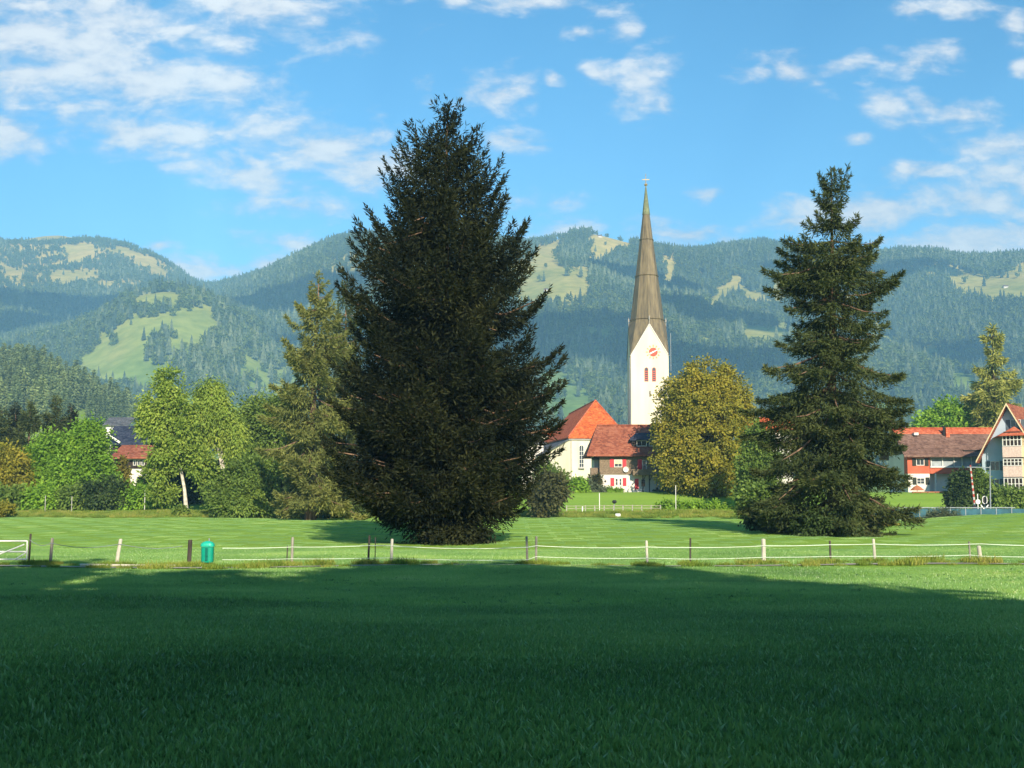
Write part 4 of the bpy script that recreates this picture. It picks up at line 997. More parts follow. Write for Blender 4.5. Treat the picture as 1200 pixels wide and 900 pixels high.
# spire: eight faces above the gable tips, running down into the corners between the gables
mb = MB(); r8 = hw * .98
oct_ = []
top = (cx, cy, zt)
ring = []
for k in range(8):
    a = math.pi / 4 * k
    if k % 2 == 0: ring.append((cx + (hw + .06) * math.cos(a), cy + (hw + .06) * math.sin(a), za + .12))     # at gable tips
    else: ring.append((cx + (hw + .14) * math.copysign(1, math.cos(a)), cy + (hw + .14) * math.copysign(1, math.sin(a)), zs - .15))  # corners
mid = []
for k in range(8):
    a = math.pi / 4 * k; mid.append((cx + (hw - .25) * math.cos(a) * .97, cy + (hw - .25) * math.sin(a) * .97, za + 1.3))
Vs = ring + mid + [top]
Fs = []
for k in range(8):
    n = (k + 1) % 8
    Fs.append((k, n, 8 + n, 8 + k)); Fs.append((8 + k, 8 + n, 16))
mb.add(Vs, Fs); sp_o = mb.build('spire', spire_m, t)
for zz, rr in ((za + 1.35, hw * .955), (za + (zt - za) * .36, hw * .645), (za + (zt - za) * .62, hw * .385)):
    pts = [(cx + rr * math.cos(math.pi / 4 * k), cy + rr * math.sin(math.pi / 4 * k), zz) for k in range(9)]
    mb = MB(); mb.tube(pts, .07, 5, False); sub(mb, 'seam_band', spire_m, sp_o, t)
mb = MB(); z8 = za + (zt - za) * .80; rr = hw * .215
ring = [(cx + rr * math.cos(math.pi/4*k), cy + rr * math.sin(math.pi/4*k), z8) for k in range(8)]
mb.hexa(ring, [(cx + .12 * math.cos(math.pi/4*k), cy + .12 * math.sin(math.pi/4*k), zt + .1) for k in range(8)]); mb.build('spire_tip', copper_m, t)
mb = MB(); mb.tube([(cx, cy, zt), (cx, cy, Z(198, D))], [.09, .05], 6)
mb.tube([(cx, cy, zt + .25), (cx, cy, zt + .5), (cx, cy, zt + .75)], [.15, .42, .15], 8)
mb.box(cx - .75, cx + .75, cy - .06, cy + .06, Z(205, D) - .08, Z(205, D) + .08)
mb.build('cross', gold_m, t)
for (ox, oy) in ((0, -hw), (hw, 0), (-hw, 0)):
    mb = MB(); mb.tube([(cx + ox, cy + oy, za), (cx + ox, cy + oy, za + .9), (cx + ox, cy + oy, za + 1.0), (cx + ox, cy + oy, za + 1.3), (cx + ox, cy + oy, za + 1.9)], [.07, .05, .15, .15, .02], 6); mb.build('finial', sill_m, t)
# verge trim of the front gable
mb = MB()
mb.tube([(cx - hw - .05, D - .04, zs), (cx, D - .04, za + .05)], .12, 4); mb.tube([(cx + hw + .05, D - .04, zs), (cx, D - .044, za + .05)], .12, 4)
mb.build('gable_trim', plaster_white, t)
# corner drain pipe
mb = MB(); mb.tube([(cx - hw - .12, D + .5, G0), (cx - hw - .12, D + .5, zs)], .11, 6); mb.tube([(cx + hw + .5, D + .3, zs - 3), (cx + hw + .5, D + .3, zs + 4.6)], .06, 5); mb.build('drainpipe', metal_m, t)
# clock
cc = W(765.5, 412.5, D); 
mb = MB(); mb.disc((cc.x, D - .004, cc.z), 5.2 * s, .10); ck = mb.build('clock_face', clock_red, t)
for k in range(12):
    mb = MB(); a = math.pi / 6 * k; r0, r1 = 6.2 * s, 8.6 * s; wv = .11
    ux, uz = math.cos(a), math.sin(a)
    q = [(cc.x + ux*r0 - uz*wv, cc.z + uz*r0 + ux*wv), (cc.x + ux*r1 - uz*wv, cc.z + uz*r1 + ux*wv), (cc.x + ux*r1 + uz*wv, cc.z + uz*r1 - ux*wv), (cc.x + ux*r0 + uz*wv, cc.z + uz*r0 - ux*wv)]
    mb.hexa([(a_, D - .004, b_) for a_, b_ in q], [(a_, D - .07, b_) for a_, b_ in q]); sub(mb, 'numeral_mark', gold_m, ck, t)
mb = MB()
for ang, ln, back in ((math.radians(28), 5.6, 5.0), (math.radians(205), 4.0, 0.5)):
    ux, uz = math.cos(ang), math.sin(ang); wv = .16
    q = [(cc.x - ux*back*s - uz*wv, cc.z - uz*back*s + ux*wv), (cc.x + ux*ln*s - uz*wv*.5, cc.z + uz*ln*s + ux*wv*.5), (cc.x + ux*ln*s + uz*wv*.5, cc.z + uz*ln*s - ux*wv*.5), (cc.x - ux*back*s + uz*wv, cc.z - uz*back*s - ux*wv)]
    dy = .12 if ang < 2 else .16
    mb.hexa([(a_, D - dy + .03, b_) for a_, b_ in q], [(a_, D - dy - .02, b_) for a_, b_ in q])
sub(mb, 'clock_hand', white_m, ck, t)
# belfry openings with red louvres
for px in (759.0, 768.0):
    x0_, x1_ = X(px - 2.3, D), X(px + 2.3, D)
    f = win(t, t, x0_, x1_, Z(447, D), Z(430.5, D), D, clock_red, 1, 6, .16, True, .08, 'belfry_window')
bx(t, 'slit_window', black_m, cx - .12, cx + .12, D - .02, D + .05, Z(465, D), Z(458, D))
# nave and choir: a long hall whose hipped end faces the meadow
Dn = 236.0; sn = Dn / F
ze = Z(511, Dn); zr = Z(469, 241)
ax = Vector((-.16, .987, 0)); rt = Vector((.987, .16, 0))
fm = Vector((X(701, Dn), Dn, 0)); hwn = 33 * sn
def nv(a, b, z): p = fm + rt * a + ax * b; return (p.x, p.y, z)
Ln = 30.0
mb = MB(); mb.hexa([nv(-hwn, 0, G0), nv(hwn, 0, G0), nv(hwn, Ln, G0), nv(-hwn, Ln, G0)], [nv(-hwn, 0, ze), nv(hwn, 0, ze), nv(hwn, Ln, ze), nv(-hwn, Ln, ze)]); mb.build('nave_wall', plaster_cream, t)
mb = MB(); o = .45; hb = 5.6
apx = (.9, hb)
mb.slab([nv(-hwn - o, -o, ze - .25), nv(hwn + o, -o, ze - .25), nv(apx[0] + .02, hb, zr), nv(apx[0] - .02, hb, zr)], .25)
mb.slab([nv(-hwn - o, Ln, ze - .252), nv(-hwn - o, -o, ze - .252), nv(apx[0], hb, zr + .002), nv(apx[0], Ln, zr - .9)], .25)
mb.slab([nv(hwn + o, -o, ze - .254), nv(hwn + o, Ln, ze - .254), nv(apx[0], Ln, zr - .902), nv(apx[0], hb, zr - .002)], .25)
rf = mb.build('nave_roof', tile_orange, t)
mb = MB()
for a, b in ((nv(-hwn - o, -o, ze - .2), nv(apx[0], hb, zr + .05)), (nv(hwn + o, -o, ze - .2), nv(apx[0], hb, zr + .05)), (nv(apx[0], hb, zr + .05), nv(apx[0], Ln, zr - .85))): mb.tube([a, b], .16, 5)
sub(mb, 'ridge_tile', tile_ridge, rf, t)
mb = MB(); mb.hexa([nv(-hwn - .3, -.3, ze - .75), nv(hwn + .3, -.3, ze - .75), nv(hwn + .3, .1, ze - .75), nv(-hwn - .3, .1, ze - .75)], [nv(-hwn - .3, -.3, ze - .45), nv(hwn + .3, -.3, ze - .45), nv(hwn + .3, .1, ze - .45), nv(-hwn - .3, .1, ze - .45)]); mb.build('cornice', sill_m, t)
mb = MB(); p0 = nv(-hwn + .15, -.12, G0); p1 = nv(-hwn + .15, -.12, ze - .5); mb.tube([p0, p1], .09, 6); mb.build('downpipe', sill_m, t)
# choir window: facing the camera, in a slightly turned wall
wx = fm + rt * (X(681.5, Dn) - fm.x) / .987
f = win(t, t, wx.x - 2.9*sn, wx.x + 2.9*sn, Z(548, Dn), Z(521.5, Dn), wx.y - .14, frame_white, 2, 5, .07, True, .14, 'choir_window')
bx(t, 'window_ledge', sill_m, wx.x - 3.4*sn, wx.x + 3.4*sn, wx.y - .5, wx.y + .2, Z(549.5, Dn), Z(548.2, Dn))
# lean-to along the left flank and the sacristy beyond
mb = MB(); lw = 4.4
mb.hexa([nv(-hwn - lw, 3.2, G0), nv(-hwn, .003, G0), nv(-hwn, Ln*.8, G0), nv(-hwn - lw, Ln*.8, G0)], [nv(-hwn - lw, 3.2, ze - 3.2), nv(-hwn, .003, ze - .5), nv(-hwn, Ln*.8, ze - .5), nv(-hwn - lw, Ln*.8, ze - 3.2)]); mb.build('side_aisle_wall', plaster_cream, t)
mb = MB(); mb.slab([nv(-hwn - lw - .5, 2.6, ze - 3.3), nv(-hwn - .01, -.35, ze - .42), nv(-hwn - .01, Ln*.8, ze - .42), nv(-hwn - lw - .5, Ln*.8, ze - 3.3)], .2); mb.build('side_aisle_roof', slate_grey, t)
xs0, xs1 = X(612, 243), X(637, 243); zsr = Z(519, 243)
bx(t, 'sacristy_wall', plaster_white, xs0, xs1, 243, 249, G0, zsr)
mb = MB(); xm = (xs0 + xs1) / 2
for q in ([(xs0-.5,242.5,zsr-.1),(xs1+.5,242.5,zsr-.1),(xm+.3,245.8,Z(504,243)),(xm-.3,245.8,Z(504,243))], [(xs1+.5,242.5,zsr-.104),(xs1+.5,249.5,zsr-.104),(xm+.3,246.2,Z(504,243)),(xm+.3,245.8,Z(504,243))],
          [(xs0-.5,249.5,zsr-.108),(xs0-.5,242.5,zsr-.108),(xm-.3,245.8,Z(504,243)),(xm-.3,246.2,Z(504,243))]): mb.slab(q, .15)
mb.build('sacristy_roof', slate_grey, t)
f = win(t, t, X(630, 243) - .35, X(630, 243) + .35, Z(549, 243), Z(541, 243), 243, frame_white, 1, 2, .08)

# annex with orange cap roof peeping out between big spruce and church
t = thing('chapel_annex', 'small annex with orange tent roof left of the church choir', 'building', (X(640, 262), 262, G0))
xa, xb = X(630, 262), X(651, 262)
bx(t, 'wall', plaster_white, xa, xb, 262, 266, G0, Z(511, 262))
mb = MB(); zz = Z(510, 262); xm = (xa + xb) / 2; za_ = Z(498, 262)
cs_ = [(xa-.4,261.6,zz),(xb+.4,261.6,zz),(xb+.4,266.4,zz),(xa-.4,266.4,zz)]
mb.add(cs_ + [(xm, 264, za_)], [(3,2,1,0),(0,1,4),(1,2,4),(2,3,4),(3,0,4)]); mb.build('roof', tile_orange, t)

# ------------------------------------------------------------------ house with red shutters
D = 190.0; s = D / F; zg = g(X(735, D), D) - .2
t = thing('shuttered_house', 'house with red shutters, brown upper floor and white ground floor before the church', 'house', (X(735, D), D, zg))
xl, xr = X(703.5, D), X(800, D); z1 = Z(556, D); z2 = Z(533.5, D); zr = Z(499, D + 4.6)
bx(t, 'lower_wall', plaster_white, xl, xr, D, D + 9, zg, z1)
bx(t, 'upper_wall', wood_brown, xl - .08, xr, D - .1, D + 9.1, z1 + .002, z2 + .4)
mb = MB()
xo0, xo1, xr0 = X(688, D - 1), X(806, D), X(700, D + 4.5)
A = [(xo0, D - 1.1, Z(533, D - 1)), (xo1, D - 1.1, Z(533, D - 1)), (xo1, D + 4.5, zr), (xr0, D + 4.5, zr)]
B = [(xo1, D + 10.1, Z(533, D)), (xo0, D + 10.1, Z(533, D)), (xr0, D + 4.5, zr - .004), (xo1, D + 4.5, zr - .004)]
C_ = [(xo0, D + 10.1, Z(533, D) + .003), (xo0, D - 1.1, Z(533, D - 1) + .003), (xr0, D + 4.5, zr + .003), (xr0, D + 4.52, zr + .003)]
for q in (A, B, C_): mb.slab(q, .22)
rf = mb.build('roof', tile_red, t)
mb = MB(); mb.tube([(xr0, D + 4.5, zr + .05), (xo1, D + 4.5, zr + .05)], .15, 5); sub(mb, 'ridge_tile', tile_red, rf, t)
bx(t, 'eave_board', wood_dark, xl - 1.0, xr, D - .95, D - .75, z2 - .25, z2 + .02)
for px in range(692, 800, 9): bx(t, 'rafter_end', wood_dark, X(px, D), X(px, D) + .14, D - .74, D - .11, z2 - .05, z2 + .10)
# side wing with balcony at the left gable
bx(t, 'side_wall', plaster_white, X(696, D + 3), xl - .085, D + 2.5, D + 8.5, zg, z2)
mb = MB(); xb0, xb1 = X(693, D), xl - .09
mb.box(xb0, xb1, D + .8, D + 2.48, Z(557, D), Z(555, D)); mb.box(xb0, xb1, D + .8, D + .9, Z(555, D) + .002, Z(548, D)); mb.box(xb0, xb0 + .1, D + .902, D + 2.48, Z(555, D) + .002, Z(548, D))
mb.build('side_balcony', wood_brown, t)
bx(t, 'balcony_awning', wood_dark, X(695, D), xl - .09, D + .6, D + 2.49, Z(538, D), Z(536, D))
# dormer
xd0, xd1 = X(742, D - .5), X(790, D - .5); zd0, zd1 = Z(524, D), Z(514, D)
dm = bx(t, 'dormer', wood_dark, xd0, xd1, D + .5, D + 4, zd0, zd1)
mb = MB(); mb.slab([(xd0 - .4, D + .1, zd1 - .1), (xd1, D + .1, zd1 - .1), (xd1, D + 2.5, Z(506, D)), (xd0 + .8, D + 2.5, Z(506, D))], .16); mb.slab([(xd0 - .4, D + 4.4, zd1 - .104), (xd0 - .4, D + .1, zd1 - .104), (xd0 + .8, D + 2.5, Z(506, D) + .002), (xd0 + .82, D + 2.9, Z(506, D) + .002)], .16); mb.slab([(xd0 + .8, D + 2.5, Z(506, D) - .004), (xd1, D + 2.5, Z(506, D) - .004), (xd1, D + 4.4, Z(507, D)), (xd0 + .8, D + 4.4, Z(507, D))], .16)
sub(mb, 'dormer_roof', slate_navy, dm, t)
win(t, dm, X(747, D), X(759, D), zd0 + .15, zd1 - .25, D + .5, frame_white, 2, 1)
win(t, dm, X(761.5, D), X(773, D), zd0 + .15, zd1 - .25, D + .5, frame_white, 2, 1)
# windows and shutters
def shut(xa, xb, za, zb, y, mat=shutter_red, th_=None):
    return bx(th_ or t, 'shutter', mat, xa, xb, y - .07, y + .01, za, zb)
win(t, t, X(720, D), X(729.5, D), Z(547.5, D), Z(538.5, D), D - .1, frame_white, 2, 1)
shut(X(715, D), X(719.8, D), Z(547.5, D), Z(538, D), D - .1); shut(X(729.8, D), X(734.2, D), Z(547.5, D), Z(538, D), D - .1)
bx(t, 'roller_blind', cream_panel, X(720.6, D), X(728.9, D), D - .14, D - .115, Z(543.5, D), Z(539, D))
win(t, t, X(721, D), X(724.6, D), Z(569, D), Z(560.5, D), D, frame_white, 1, 2); win(t, t, X(725.6, D), X(729, D), Z(569, D), Z(560.5, D), D, frame_white, 1, 2)
shut(X(715.6, D), X(720, D), Z(569.5, D), Z(560, D), D); shut(X(730, D), X(734.2, D), Z(569.5, D), Z(560, D), D)
bx(t, 'balcony_door', shutter_red, X(747.5, D), X(752.5, D), D - .16, D - .08, Z(552, D), Z(538.5, D))
win(t, t, X(753, D), X(758, D), Z(551, D), Z(539, D), D - .1, frame_white, 1, 2)
bx(t, 'door', shutter_red, X(744, D), X(748.5, D), D - .06, D + .02, Z(573.5, D), Z(561, D)); bx(t, 'door_leaf', frame_white, X(748.8, D), X(750.5, D), D - .05, D + .02, Z(573.5, D), Z(561, D))
win(t, t, X(752, D), X(756, D), Z(570, D), Z(562, D), D, wood_dark, 2, 2)
mb = MB(); yb_ = D - 1.6
mb.box(X(741, D), xr, yb_, D - .102, z1 - .15, z1); mb.box(X(741, D), xr, yb_ - .06, yb_ + .04, z1 + .002, Z(551, D)); mb.box(X(741, D), X(741, D) + .1, yb_ + .042, D - .102, z1 + .002, Z(551, D)); mb.box(X(739.5, D), xr, yb_ - .1, yb_ + .08, Z(551, D) + .002, Z(550.2, D))
bal = mb.build('balcony', wood_brown, t)
for px in (752.5, 760, 769): bx(t, 'balcony_post', wood_dark, X(px, D) - .07, X(px, D) + .07, yb_, yb_ + .14, zg, z1 - .155)
for px in (752.5, 760): mb = MB(); mb.tube([(X(px, D), yb_ + .07, z1 - 1.1), (X(px + 3, D), yb_ + .07, z1 - .2)], .05, 4); mb.build('balcony_brace', wood_dark, t)
mb = MB(); dc = W(733.5, 550, D - .4); n_ = 16
for k in range(3):
    pass
ringv = []
for (rr, off) in ((.42, -.10), (.27, .0), (.02, .05)):
    ringv.append([(dc.x + rr * math.cos(a), dc.y + off - .1 * math.sin(a), dc.z + rr * math.sin(a)) for a in np.linspace(0, 2*math.pi, n_, endpoint=False)])
Vd = sum(ringv, []); Fd = [(i*n_+j, i*n_+(j+1) % n_, (i+1)*n_+(j+1) % n_, (i+1)*n_+j) for i in range(2) for j in range(n_)]
mb.add(Vd, Fd); mb.tube([(dc.x, dc.y + .05, dc.z), (dc.x, D - .09, dc.z - .2)], .04, 5); mb.tube([(dc.x, dc.y, dc.z - .5), (dc.x - .15, dc.y - .5, dc.z - .1)], .025, 4)
mb.build('satellite_dish', white_m, t)
mb = MB(); mb.disc((X(709.5, D), D - .005, Z(564, D)), .16, .06, 12); mb.build('wall_lamp', black_m, t)

# ------------------------------------------------------------------ left hand houses
D = 205.0; zg = g(-60, D) - .3
t = thing('left_house', 'house with orange roof, dark timber upper floor and white wall between left hand trees', 'house', (X(158, D), D, zg))
xl, xr = X(134, D), X(186, D)
bx(t, 'lower_wall', plaster_white, xl + .6, xr, D, D + 9, zg, Z(549, D))
bx(t, 'upper_wall', wood_dark, xl, xr + .3, D - .15, D + 9.1, Z(549, D) + .002, Z(534, D))
mb = MB(); zr = Z(521.5, D + 4.5)
mb.slab([(X(130, D), D - 1.2, Z(536, D)), (X(190, D), D - 1.2, Z(536, D)), (X(187, D), D + 4.5, zr), (X(131, D), D + 4.5, zr)], .25); mb.slab([(X(190, D), D + 10, Z(536, D)), (X(130, D), D + 10, Z(536, D)), (X(131, D), D + 4.5, zr - .004), (X(187, D), D + 4.5, zr - .004)], .25)
mb.build('roof', tile_red, t)
bx(t, 'fascia_board', frame_white, X(146, D), X(182, D), D - .5, D - .2, Z(539, D), Z(537.8, D))
for px in (155, 160, 165): win(t, t, X(px, D), X(px + 3.6, D), Z(545.5, D), Z(539.5, D), D - .15, frame_white, 1, 1, depth=.08)
win(t, t, X(146, D), X(151, D), Z(561, D), Z(555, D), D, frame_white, 2, 1); win(t, t, X(170, D), X(175, D), Z(561, D), Z(555, D), D, frame_white, 2, 1)
D = 245.0; zg = g(-70, D) - .3
t = thing('slate_house', 'house with dark navy slate roof behind the orange roofed one on the left', 'house', (X(142, D), D, zg))
rf = gable_house(t, X(128, D), X(165, D), D, D + 10, zg, Z(517, D), Z(499, D + 5), wood_dark, slate_navy, 1.0)
bx(t, 'chimney', slate_grey, X(149, D), X(152.5, D), D + 3.2, D + 4.2, Z(508, D), Z(496, D))
for px in (145, 148.5): win(t, t, X(px, D), X(px + 3, D), Z(524, D), Z(518, D), D, frame_white, 1, 1, depth=.08)
mb = MB(); mb.slab([(X(124, D), D - 1.2, Z(508, D)), (X(126, D), D - 1.2, Z(508, D)), (X(142, D), D - 1.6, Z(518, D)), (X(140.5, D), D - 1.6, Z(518.8, D))], .2); mb.build('porch_roof', frame_white, t)
D = 285.0; zg = g(-80, D) - .3
t = thing('white_house', 'small white house end peeping out above the navy slate roof', 'house', (X(131, D), D, zg))
rf = gable_house(t, X(121, D), X(146, D), D, D + 9, zg, Z(497, D), Z(489, D + 4.5), plaster_white, slate_grey, .6)
for px in (127, 135): win(t, t, X(px, D), X(px + 3.5, D), Z(503, D), Z(498.5, D), D, frame_white, 2, 1)

D = 228.0; zg = g(45, D) - .3
t = thing('orange_roof_house', 'house showing only its orange roof between the linden and the tiered spruce', 'house', (X(895, D), D, zg))
rf = gable_house(t, X(884, D), X(930, D), D, D + 10, zg, Z(502, D), Z(489, D + 5), plaster_white, tile_orange, .8)
win(t, t, X(890, D), X(896, D), Z(520, D), Z(510, D), D, frame_white, 2, 2); win(t, t, X(904, D), X(910, D), Z(520, D), Z(510, D), D, frame_white, 2, 2)
bx(t, 'chimney', plaster_white, X(889, D), X(893, D), D + 3.5, D + 4.6, Z(494, D), Z(485.5, D))

# ------------------------------------------------------------------ long farmhouse on the right
D = 190.0; zg = g(X(1110, D), D) - .3
t = thing('farmhouse', 'long farmhouse with old brown roof, orange red bay and glazed veranda', 'house', (X(1110, D), D, zg))
yb = D + 1.6; ze = Z(533, D); z1 = Z(555, D)
bx(t, 'wall', plaster_white, X(1066.5, D), X(1178, D), yb, D + 10, zg, ze + .2)
bx(t, 'bay_lower', plaster_white, X(1065, D), X(1090.5, D), D, yb - .003, zg, z1)
bx(t, 'bay_upper', plaster_red, X(1065, D) - .04, X(1090.5, D) + .04, D - .04, yb - .004, z1 + .002, ze)
mb = MB(); zr = Z(502.5, D + 5.5)
mb.slab([(X(1059, D), D - .9, Z(534, D)), (X(1182, D), D - .9, Z(534, D)), (X(1182, D), D + 5.5, zr), (X(1060.5, D), D + 5.5, zr)], .25); mb.slab([(X(1182, D), D + 12, Z(534, D)), (X(1059, D), D + 12, Z(534, D)), (X(1060.5, D), D + 5.5, zr - .004), (X(1182, D), D + 5.5, zr - .004)], .25)
rf = mb.build('roof', tile_brown, t)
mb = MB(); f_ = .80
za_ = Z(534, D) + (zr - Z(534, D)) * f_ + .03; ya_ = D - .9 + 6.4 * f_
mb.slab([(X(1060.2, D), ya_, za_), (X(1182, D), ya_, za_), (X(1182, D), D + 5.5, zr + .03), (X(1060.6, D), D + 5.5, zr + .03)], .06); mb.tube([(X(1060.5, D), D + 5.5, zr + .06), (X(1182, D), D + 5.5, zr + .06)], .16, 5)
sub(mb, 'ridge_course', tile_ridge, rf, t)
mb = MB(); mb.box(X(1120.5, D), X(1125, D), D + 3.4, D + 4.3, Z(512, D), Z(499, D)); ch_ = mb.build('chimney', tile_ridge, t)
mb = MB(); mb.tube([(X(1119, D), D + 3.8, Z(509, D)), (X(1119, D), D + 3.8, Z(497, D))], .16, 7); mb.build('flue', black_m, t)
bx(t, 'skylight', frame_white, X(1082, D), X(1087, D), D + 3.2, D + 4.2, Z(508.5, D), Z(505.5, D))
bx(t, 'roof_hatch', wood_dark, X(1131, D), X(1162, D), D + .0, D + 1.3, Z(533.2, D), Z(527, D))
# veranda
xv0, xv1 = X(1091.5, D), X(1178, D)
bx(t, 'veranda_parapet', plaster_red, xv0, xv1, D + .1, yb - .005, z1, Z(548, D))
bx(t, 'veranda_floor', frame_white, xv0, xv1, D - .1, yb - .006, Z(548, D) + .002, Z(546.5, D))
vm_ = MB()
for px in (1092.5, 1106, 1119.5, 1129, 1140, 1150, 1161, 1172): vm_.box(X(px, D), X(px, D) + .13, D + .1, D + .25, Z(546.5, D) + .002, ze - .1)
vm_.box(xv0, xv1, D + .11, D + .24, ze - .098, ze + .1)
vf = vm_.build('veranda_frame', frame_white, t)
mb = MB(); mb.box(xv0 + .14, xv1, D + .3, D + .34, Z(546.4, D), ze - .12); sub(mb, 'pane', paint('veranda glass', (.34, .38, .40), .15, .12, 1.5, .5), vf, t)
for px in (1097, 1117, 1139): bx(t, 'veranda_post', frame_white, X(px, D), X(px, D) + .2, D + .1, D + .3, zg, z1 - .005)
win(t, t, X(1075, D), X(1084.5, D), Z(545.5, D), Z(537.5, D), D - .04, frame_white, 2, 1); shut(X(1070.3, D), X(1074.7, D), Z(546, D), Z(537, D), D - .04, shutter_dark); shut(X(1085, D), X(1089.5, D), Z(546, D), Z(537, D), D - .04, shutter_dark)
win(t, t, X(1075, D), X(1084.5, D), Z(567.5, D), Z(560, D), D, frame_white, 2, 2); shut(X(1070.3, D), X(1074.7, D), Z(568, D), Z(559.5, D), D, shutter_dark); shut(X(1085.5, D), X(1090, D), Z(568, D), Z(559.5, D), D, shutter_dark)
bx(t, 'door', frame_white, X(1098, D), X(1115, D), yb - .06, yb - .002, zg + .3, Z(557.5, D)); bx(t, 'letter_plate', black_m, X(1101, D), X(1102.5, D), yb - .1, yb - .062, Z(566, D), Z(562.5, D))
win(t, t, X(1121, D), X(1130, D), Z(571, D), Z(562, D), yb, frame_white, 2, 2); win(t, t, X(1143, D), X(1152, D), Z(571, D), Z(562, D), yb, frame_white, 2, 2)
# terrace in front, with its parasol
Dt = 183.0; zt_ = Z(583, Dt)
t = thing('terrace', 'raised timber terrace with orange brown handrail before the long farmhouse', 'terrace', (X(1093, Dt), Dt, g(X(1093, Dt), Dt) - .3))
bx(t, 'deck', sill_m, X(1068, Dt), X(1116, Dt), Dt, Dt + 5, g(X(1093, Dt), Dt) - .3, zt_)
mb = MB()
rw = paint('orange brown rail wood', (.36, .13, .06), .7, .15, 4)
mb.box(X(1070, Dt), X(1116, Dt), Dt + .05, Dt + .17, Z(577.2, Dt), Z(576, Dt)); mb.box(X(1070, Dt), X(1116, Dt), Dt + .07, Dt + .15, Z(580.6, Dt), Z(579.8, Dt))
mb.build('handrail', rw, t)
for px in range(1070, 1117, 9): bx(t, 'rail_post', rw, X(px, Dt), X(px, Dt) + .12, Dt + .19, Dt + .31, zt_, Z(576, Dt))
t = thing('parasol', 'open orange brown parasol on the farmhouse terrace', 'parasol', (X(1080.5, Dt), Dt + 2, zt_ + .002))
mb = MB(); n_ = 8; r_ = 9 * Dt / F; px_c = X(1080.5, Dt)
zr0, zr1, zr2 = Z(574.5, Dt), Z(570.5, Dt), Z(568, Dt)
V_ = [(px_c + r_ * math.cos(6.283*k/n_), Dt + 2 + r_ * math.sin(6.283*k/n_), zr0) for k in range(n_)] + [(px_c + r_*.5 * math.cos(6.283*k/n_), Dt + 2 + r_*.5 * math.sin(6.283*k/n_), zr1) for k in range(n_)] + [(px_c, Dt + 2, zr2)]
mb.add(V_, [(k, (k+1) % n_, n_ + (k+1) % n_, n_ + k) for k in range(n_)] + [(n_ + k, n_ + (k+1) % n_, 2*n_) for k in range(n_)])
mb.build('canopy', paint('orange brown canvas', (.42, .15, .07), .9, .1, 2), t)
mb = MB(); mb.tube([(px_c, Dt + 2, zt_), (px_c, Dt + 2, zr2 + .1)], .04, 6); mb.box(px_c - .35, px_c + .35, Dt + 1.65, Dt + 2.35, zt_ + .002, zt_ + .1); mb.build('pole', wood_brown, t)

# ------------------------------------------------------------------ oriel house at the right edge
D = 172.0; s = D / F; zg = g(X(1182, D), D) - .3
t = thing('oriel_house', 'steep gabled pale house with stacked oriel bay at the right edge', 'house', (X(1182, D), D, zg))
O = Vector((X(1186, D), D, 0)); th_ = math.radians(-35); lx = Vector((math.cos(th_), math.sin(th_), 0)); ly = Vector((-math.sin(th_), math.cos(th_), 0))
def q3(a, b, z): p = O + lx * a + ly * b; return (p.x, p.y, z)
class LB(MB):
    def box(s_, x0, x1, y0, y1, z0, z1):
        s_.hexa([q3(x0,y0,z0), q3(x1,y0,z0), q3(x1,y1,z0), q3(x0,y1,z0)], [q3(x0,y0,z1), q3(x1,y0,z1), q3(x1,y1,z1), q3(x0,y1,z1)])
hwg = 3.7; zap = Z(473, D); zev = Z(532, D); Lh = 15
mb = MB(); pl = [(-hwg, zg), (hwg, zg), (hwg, zev), (0, zap - .35), (-hwg, zev)]
mb.hexa([q3(a, 0, b) for a, b in pl], [q3(a, Lh, b) for a, b in pl]); mb.build('wall', plaster_blue, t)
sl_ = (zap - zev) / hwg; o = .5
mb = MB()
mb.slab([q3(-hwg - o, -1.2, zev - o * sl_), q3(0, -1.2, zap), q3(0, Lh + .8, zap), q3(-hwg - o, Lh + .8, zev - o * sl_)], .25); mb.slab([q3(0, -1.2, zap - .004), q3(hwg + o, -1.2, zev - o * sl_), q3(hwg + o, Lh + .8, zev - o * sl_), q3(0, Lh + .8, zap - .004)], .25)
rf = mb.build('roof', tile_red, t)
mb = MB()
for sg in (-1, 1):
    mb.hexa([q3(sg*(hwg+o), -1.24, zev - o*sl_ - .28), q3(sg*(hwg+o), -1.205, zev - o*sl_ - .28), q3(0, -1.205, zap - .28 + .003*sg), q3(0, -1.24, zap - .28 + .003*sg)], [q3(sg*(hwg+o), -1.24, zev - o*sl_ + .02), q3(sg*(hwg+o), -1.205, zev - o*sl_ + .02), q3(0, -1.205, zap + .02 + .003*sg), q3(0, -1.24, zap + .02 + .003*sg)])
sub(mb, 'barge_board', cream_panel, rf, t)
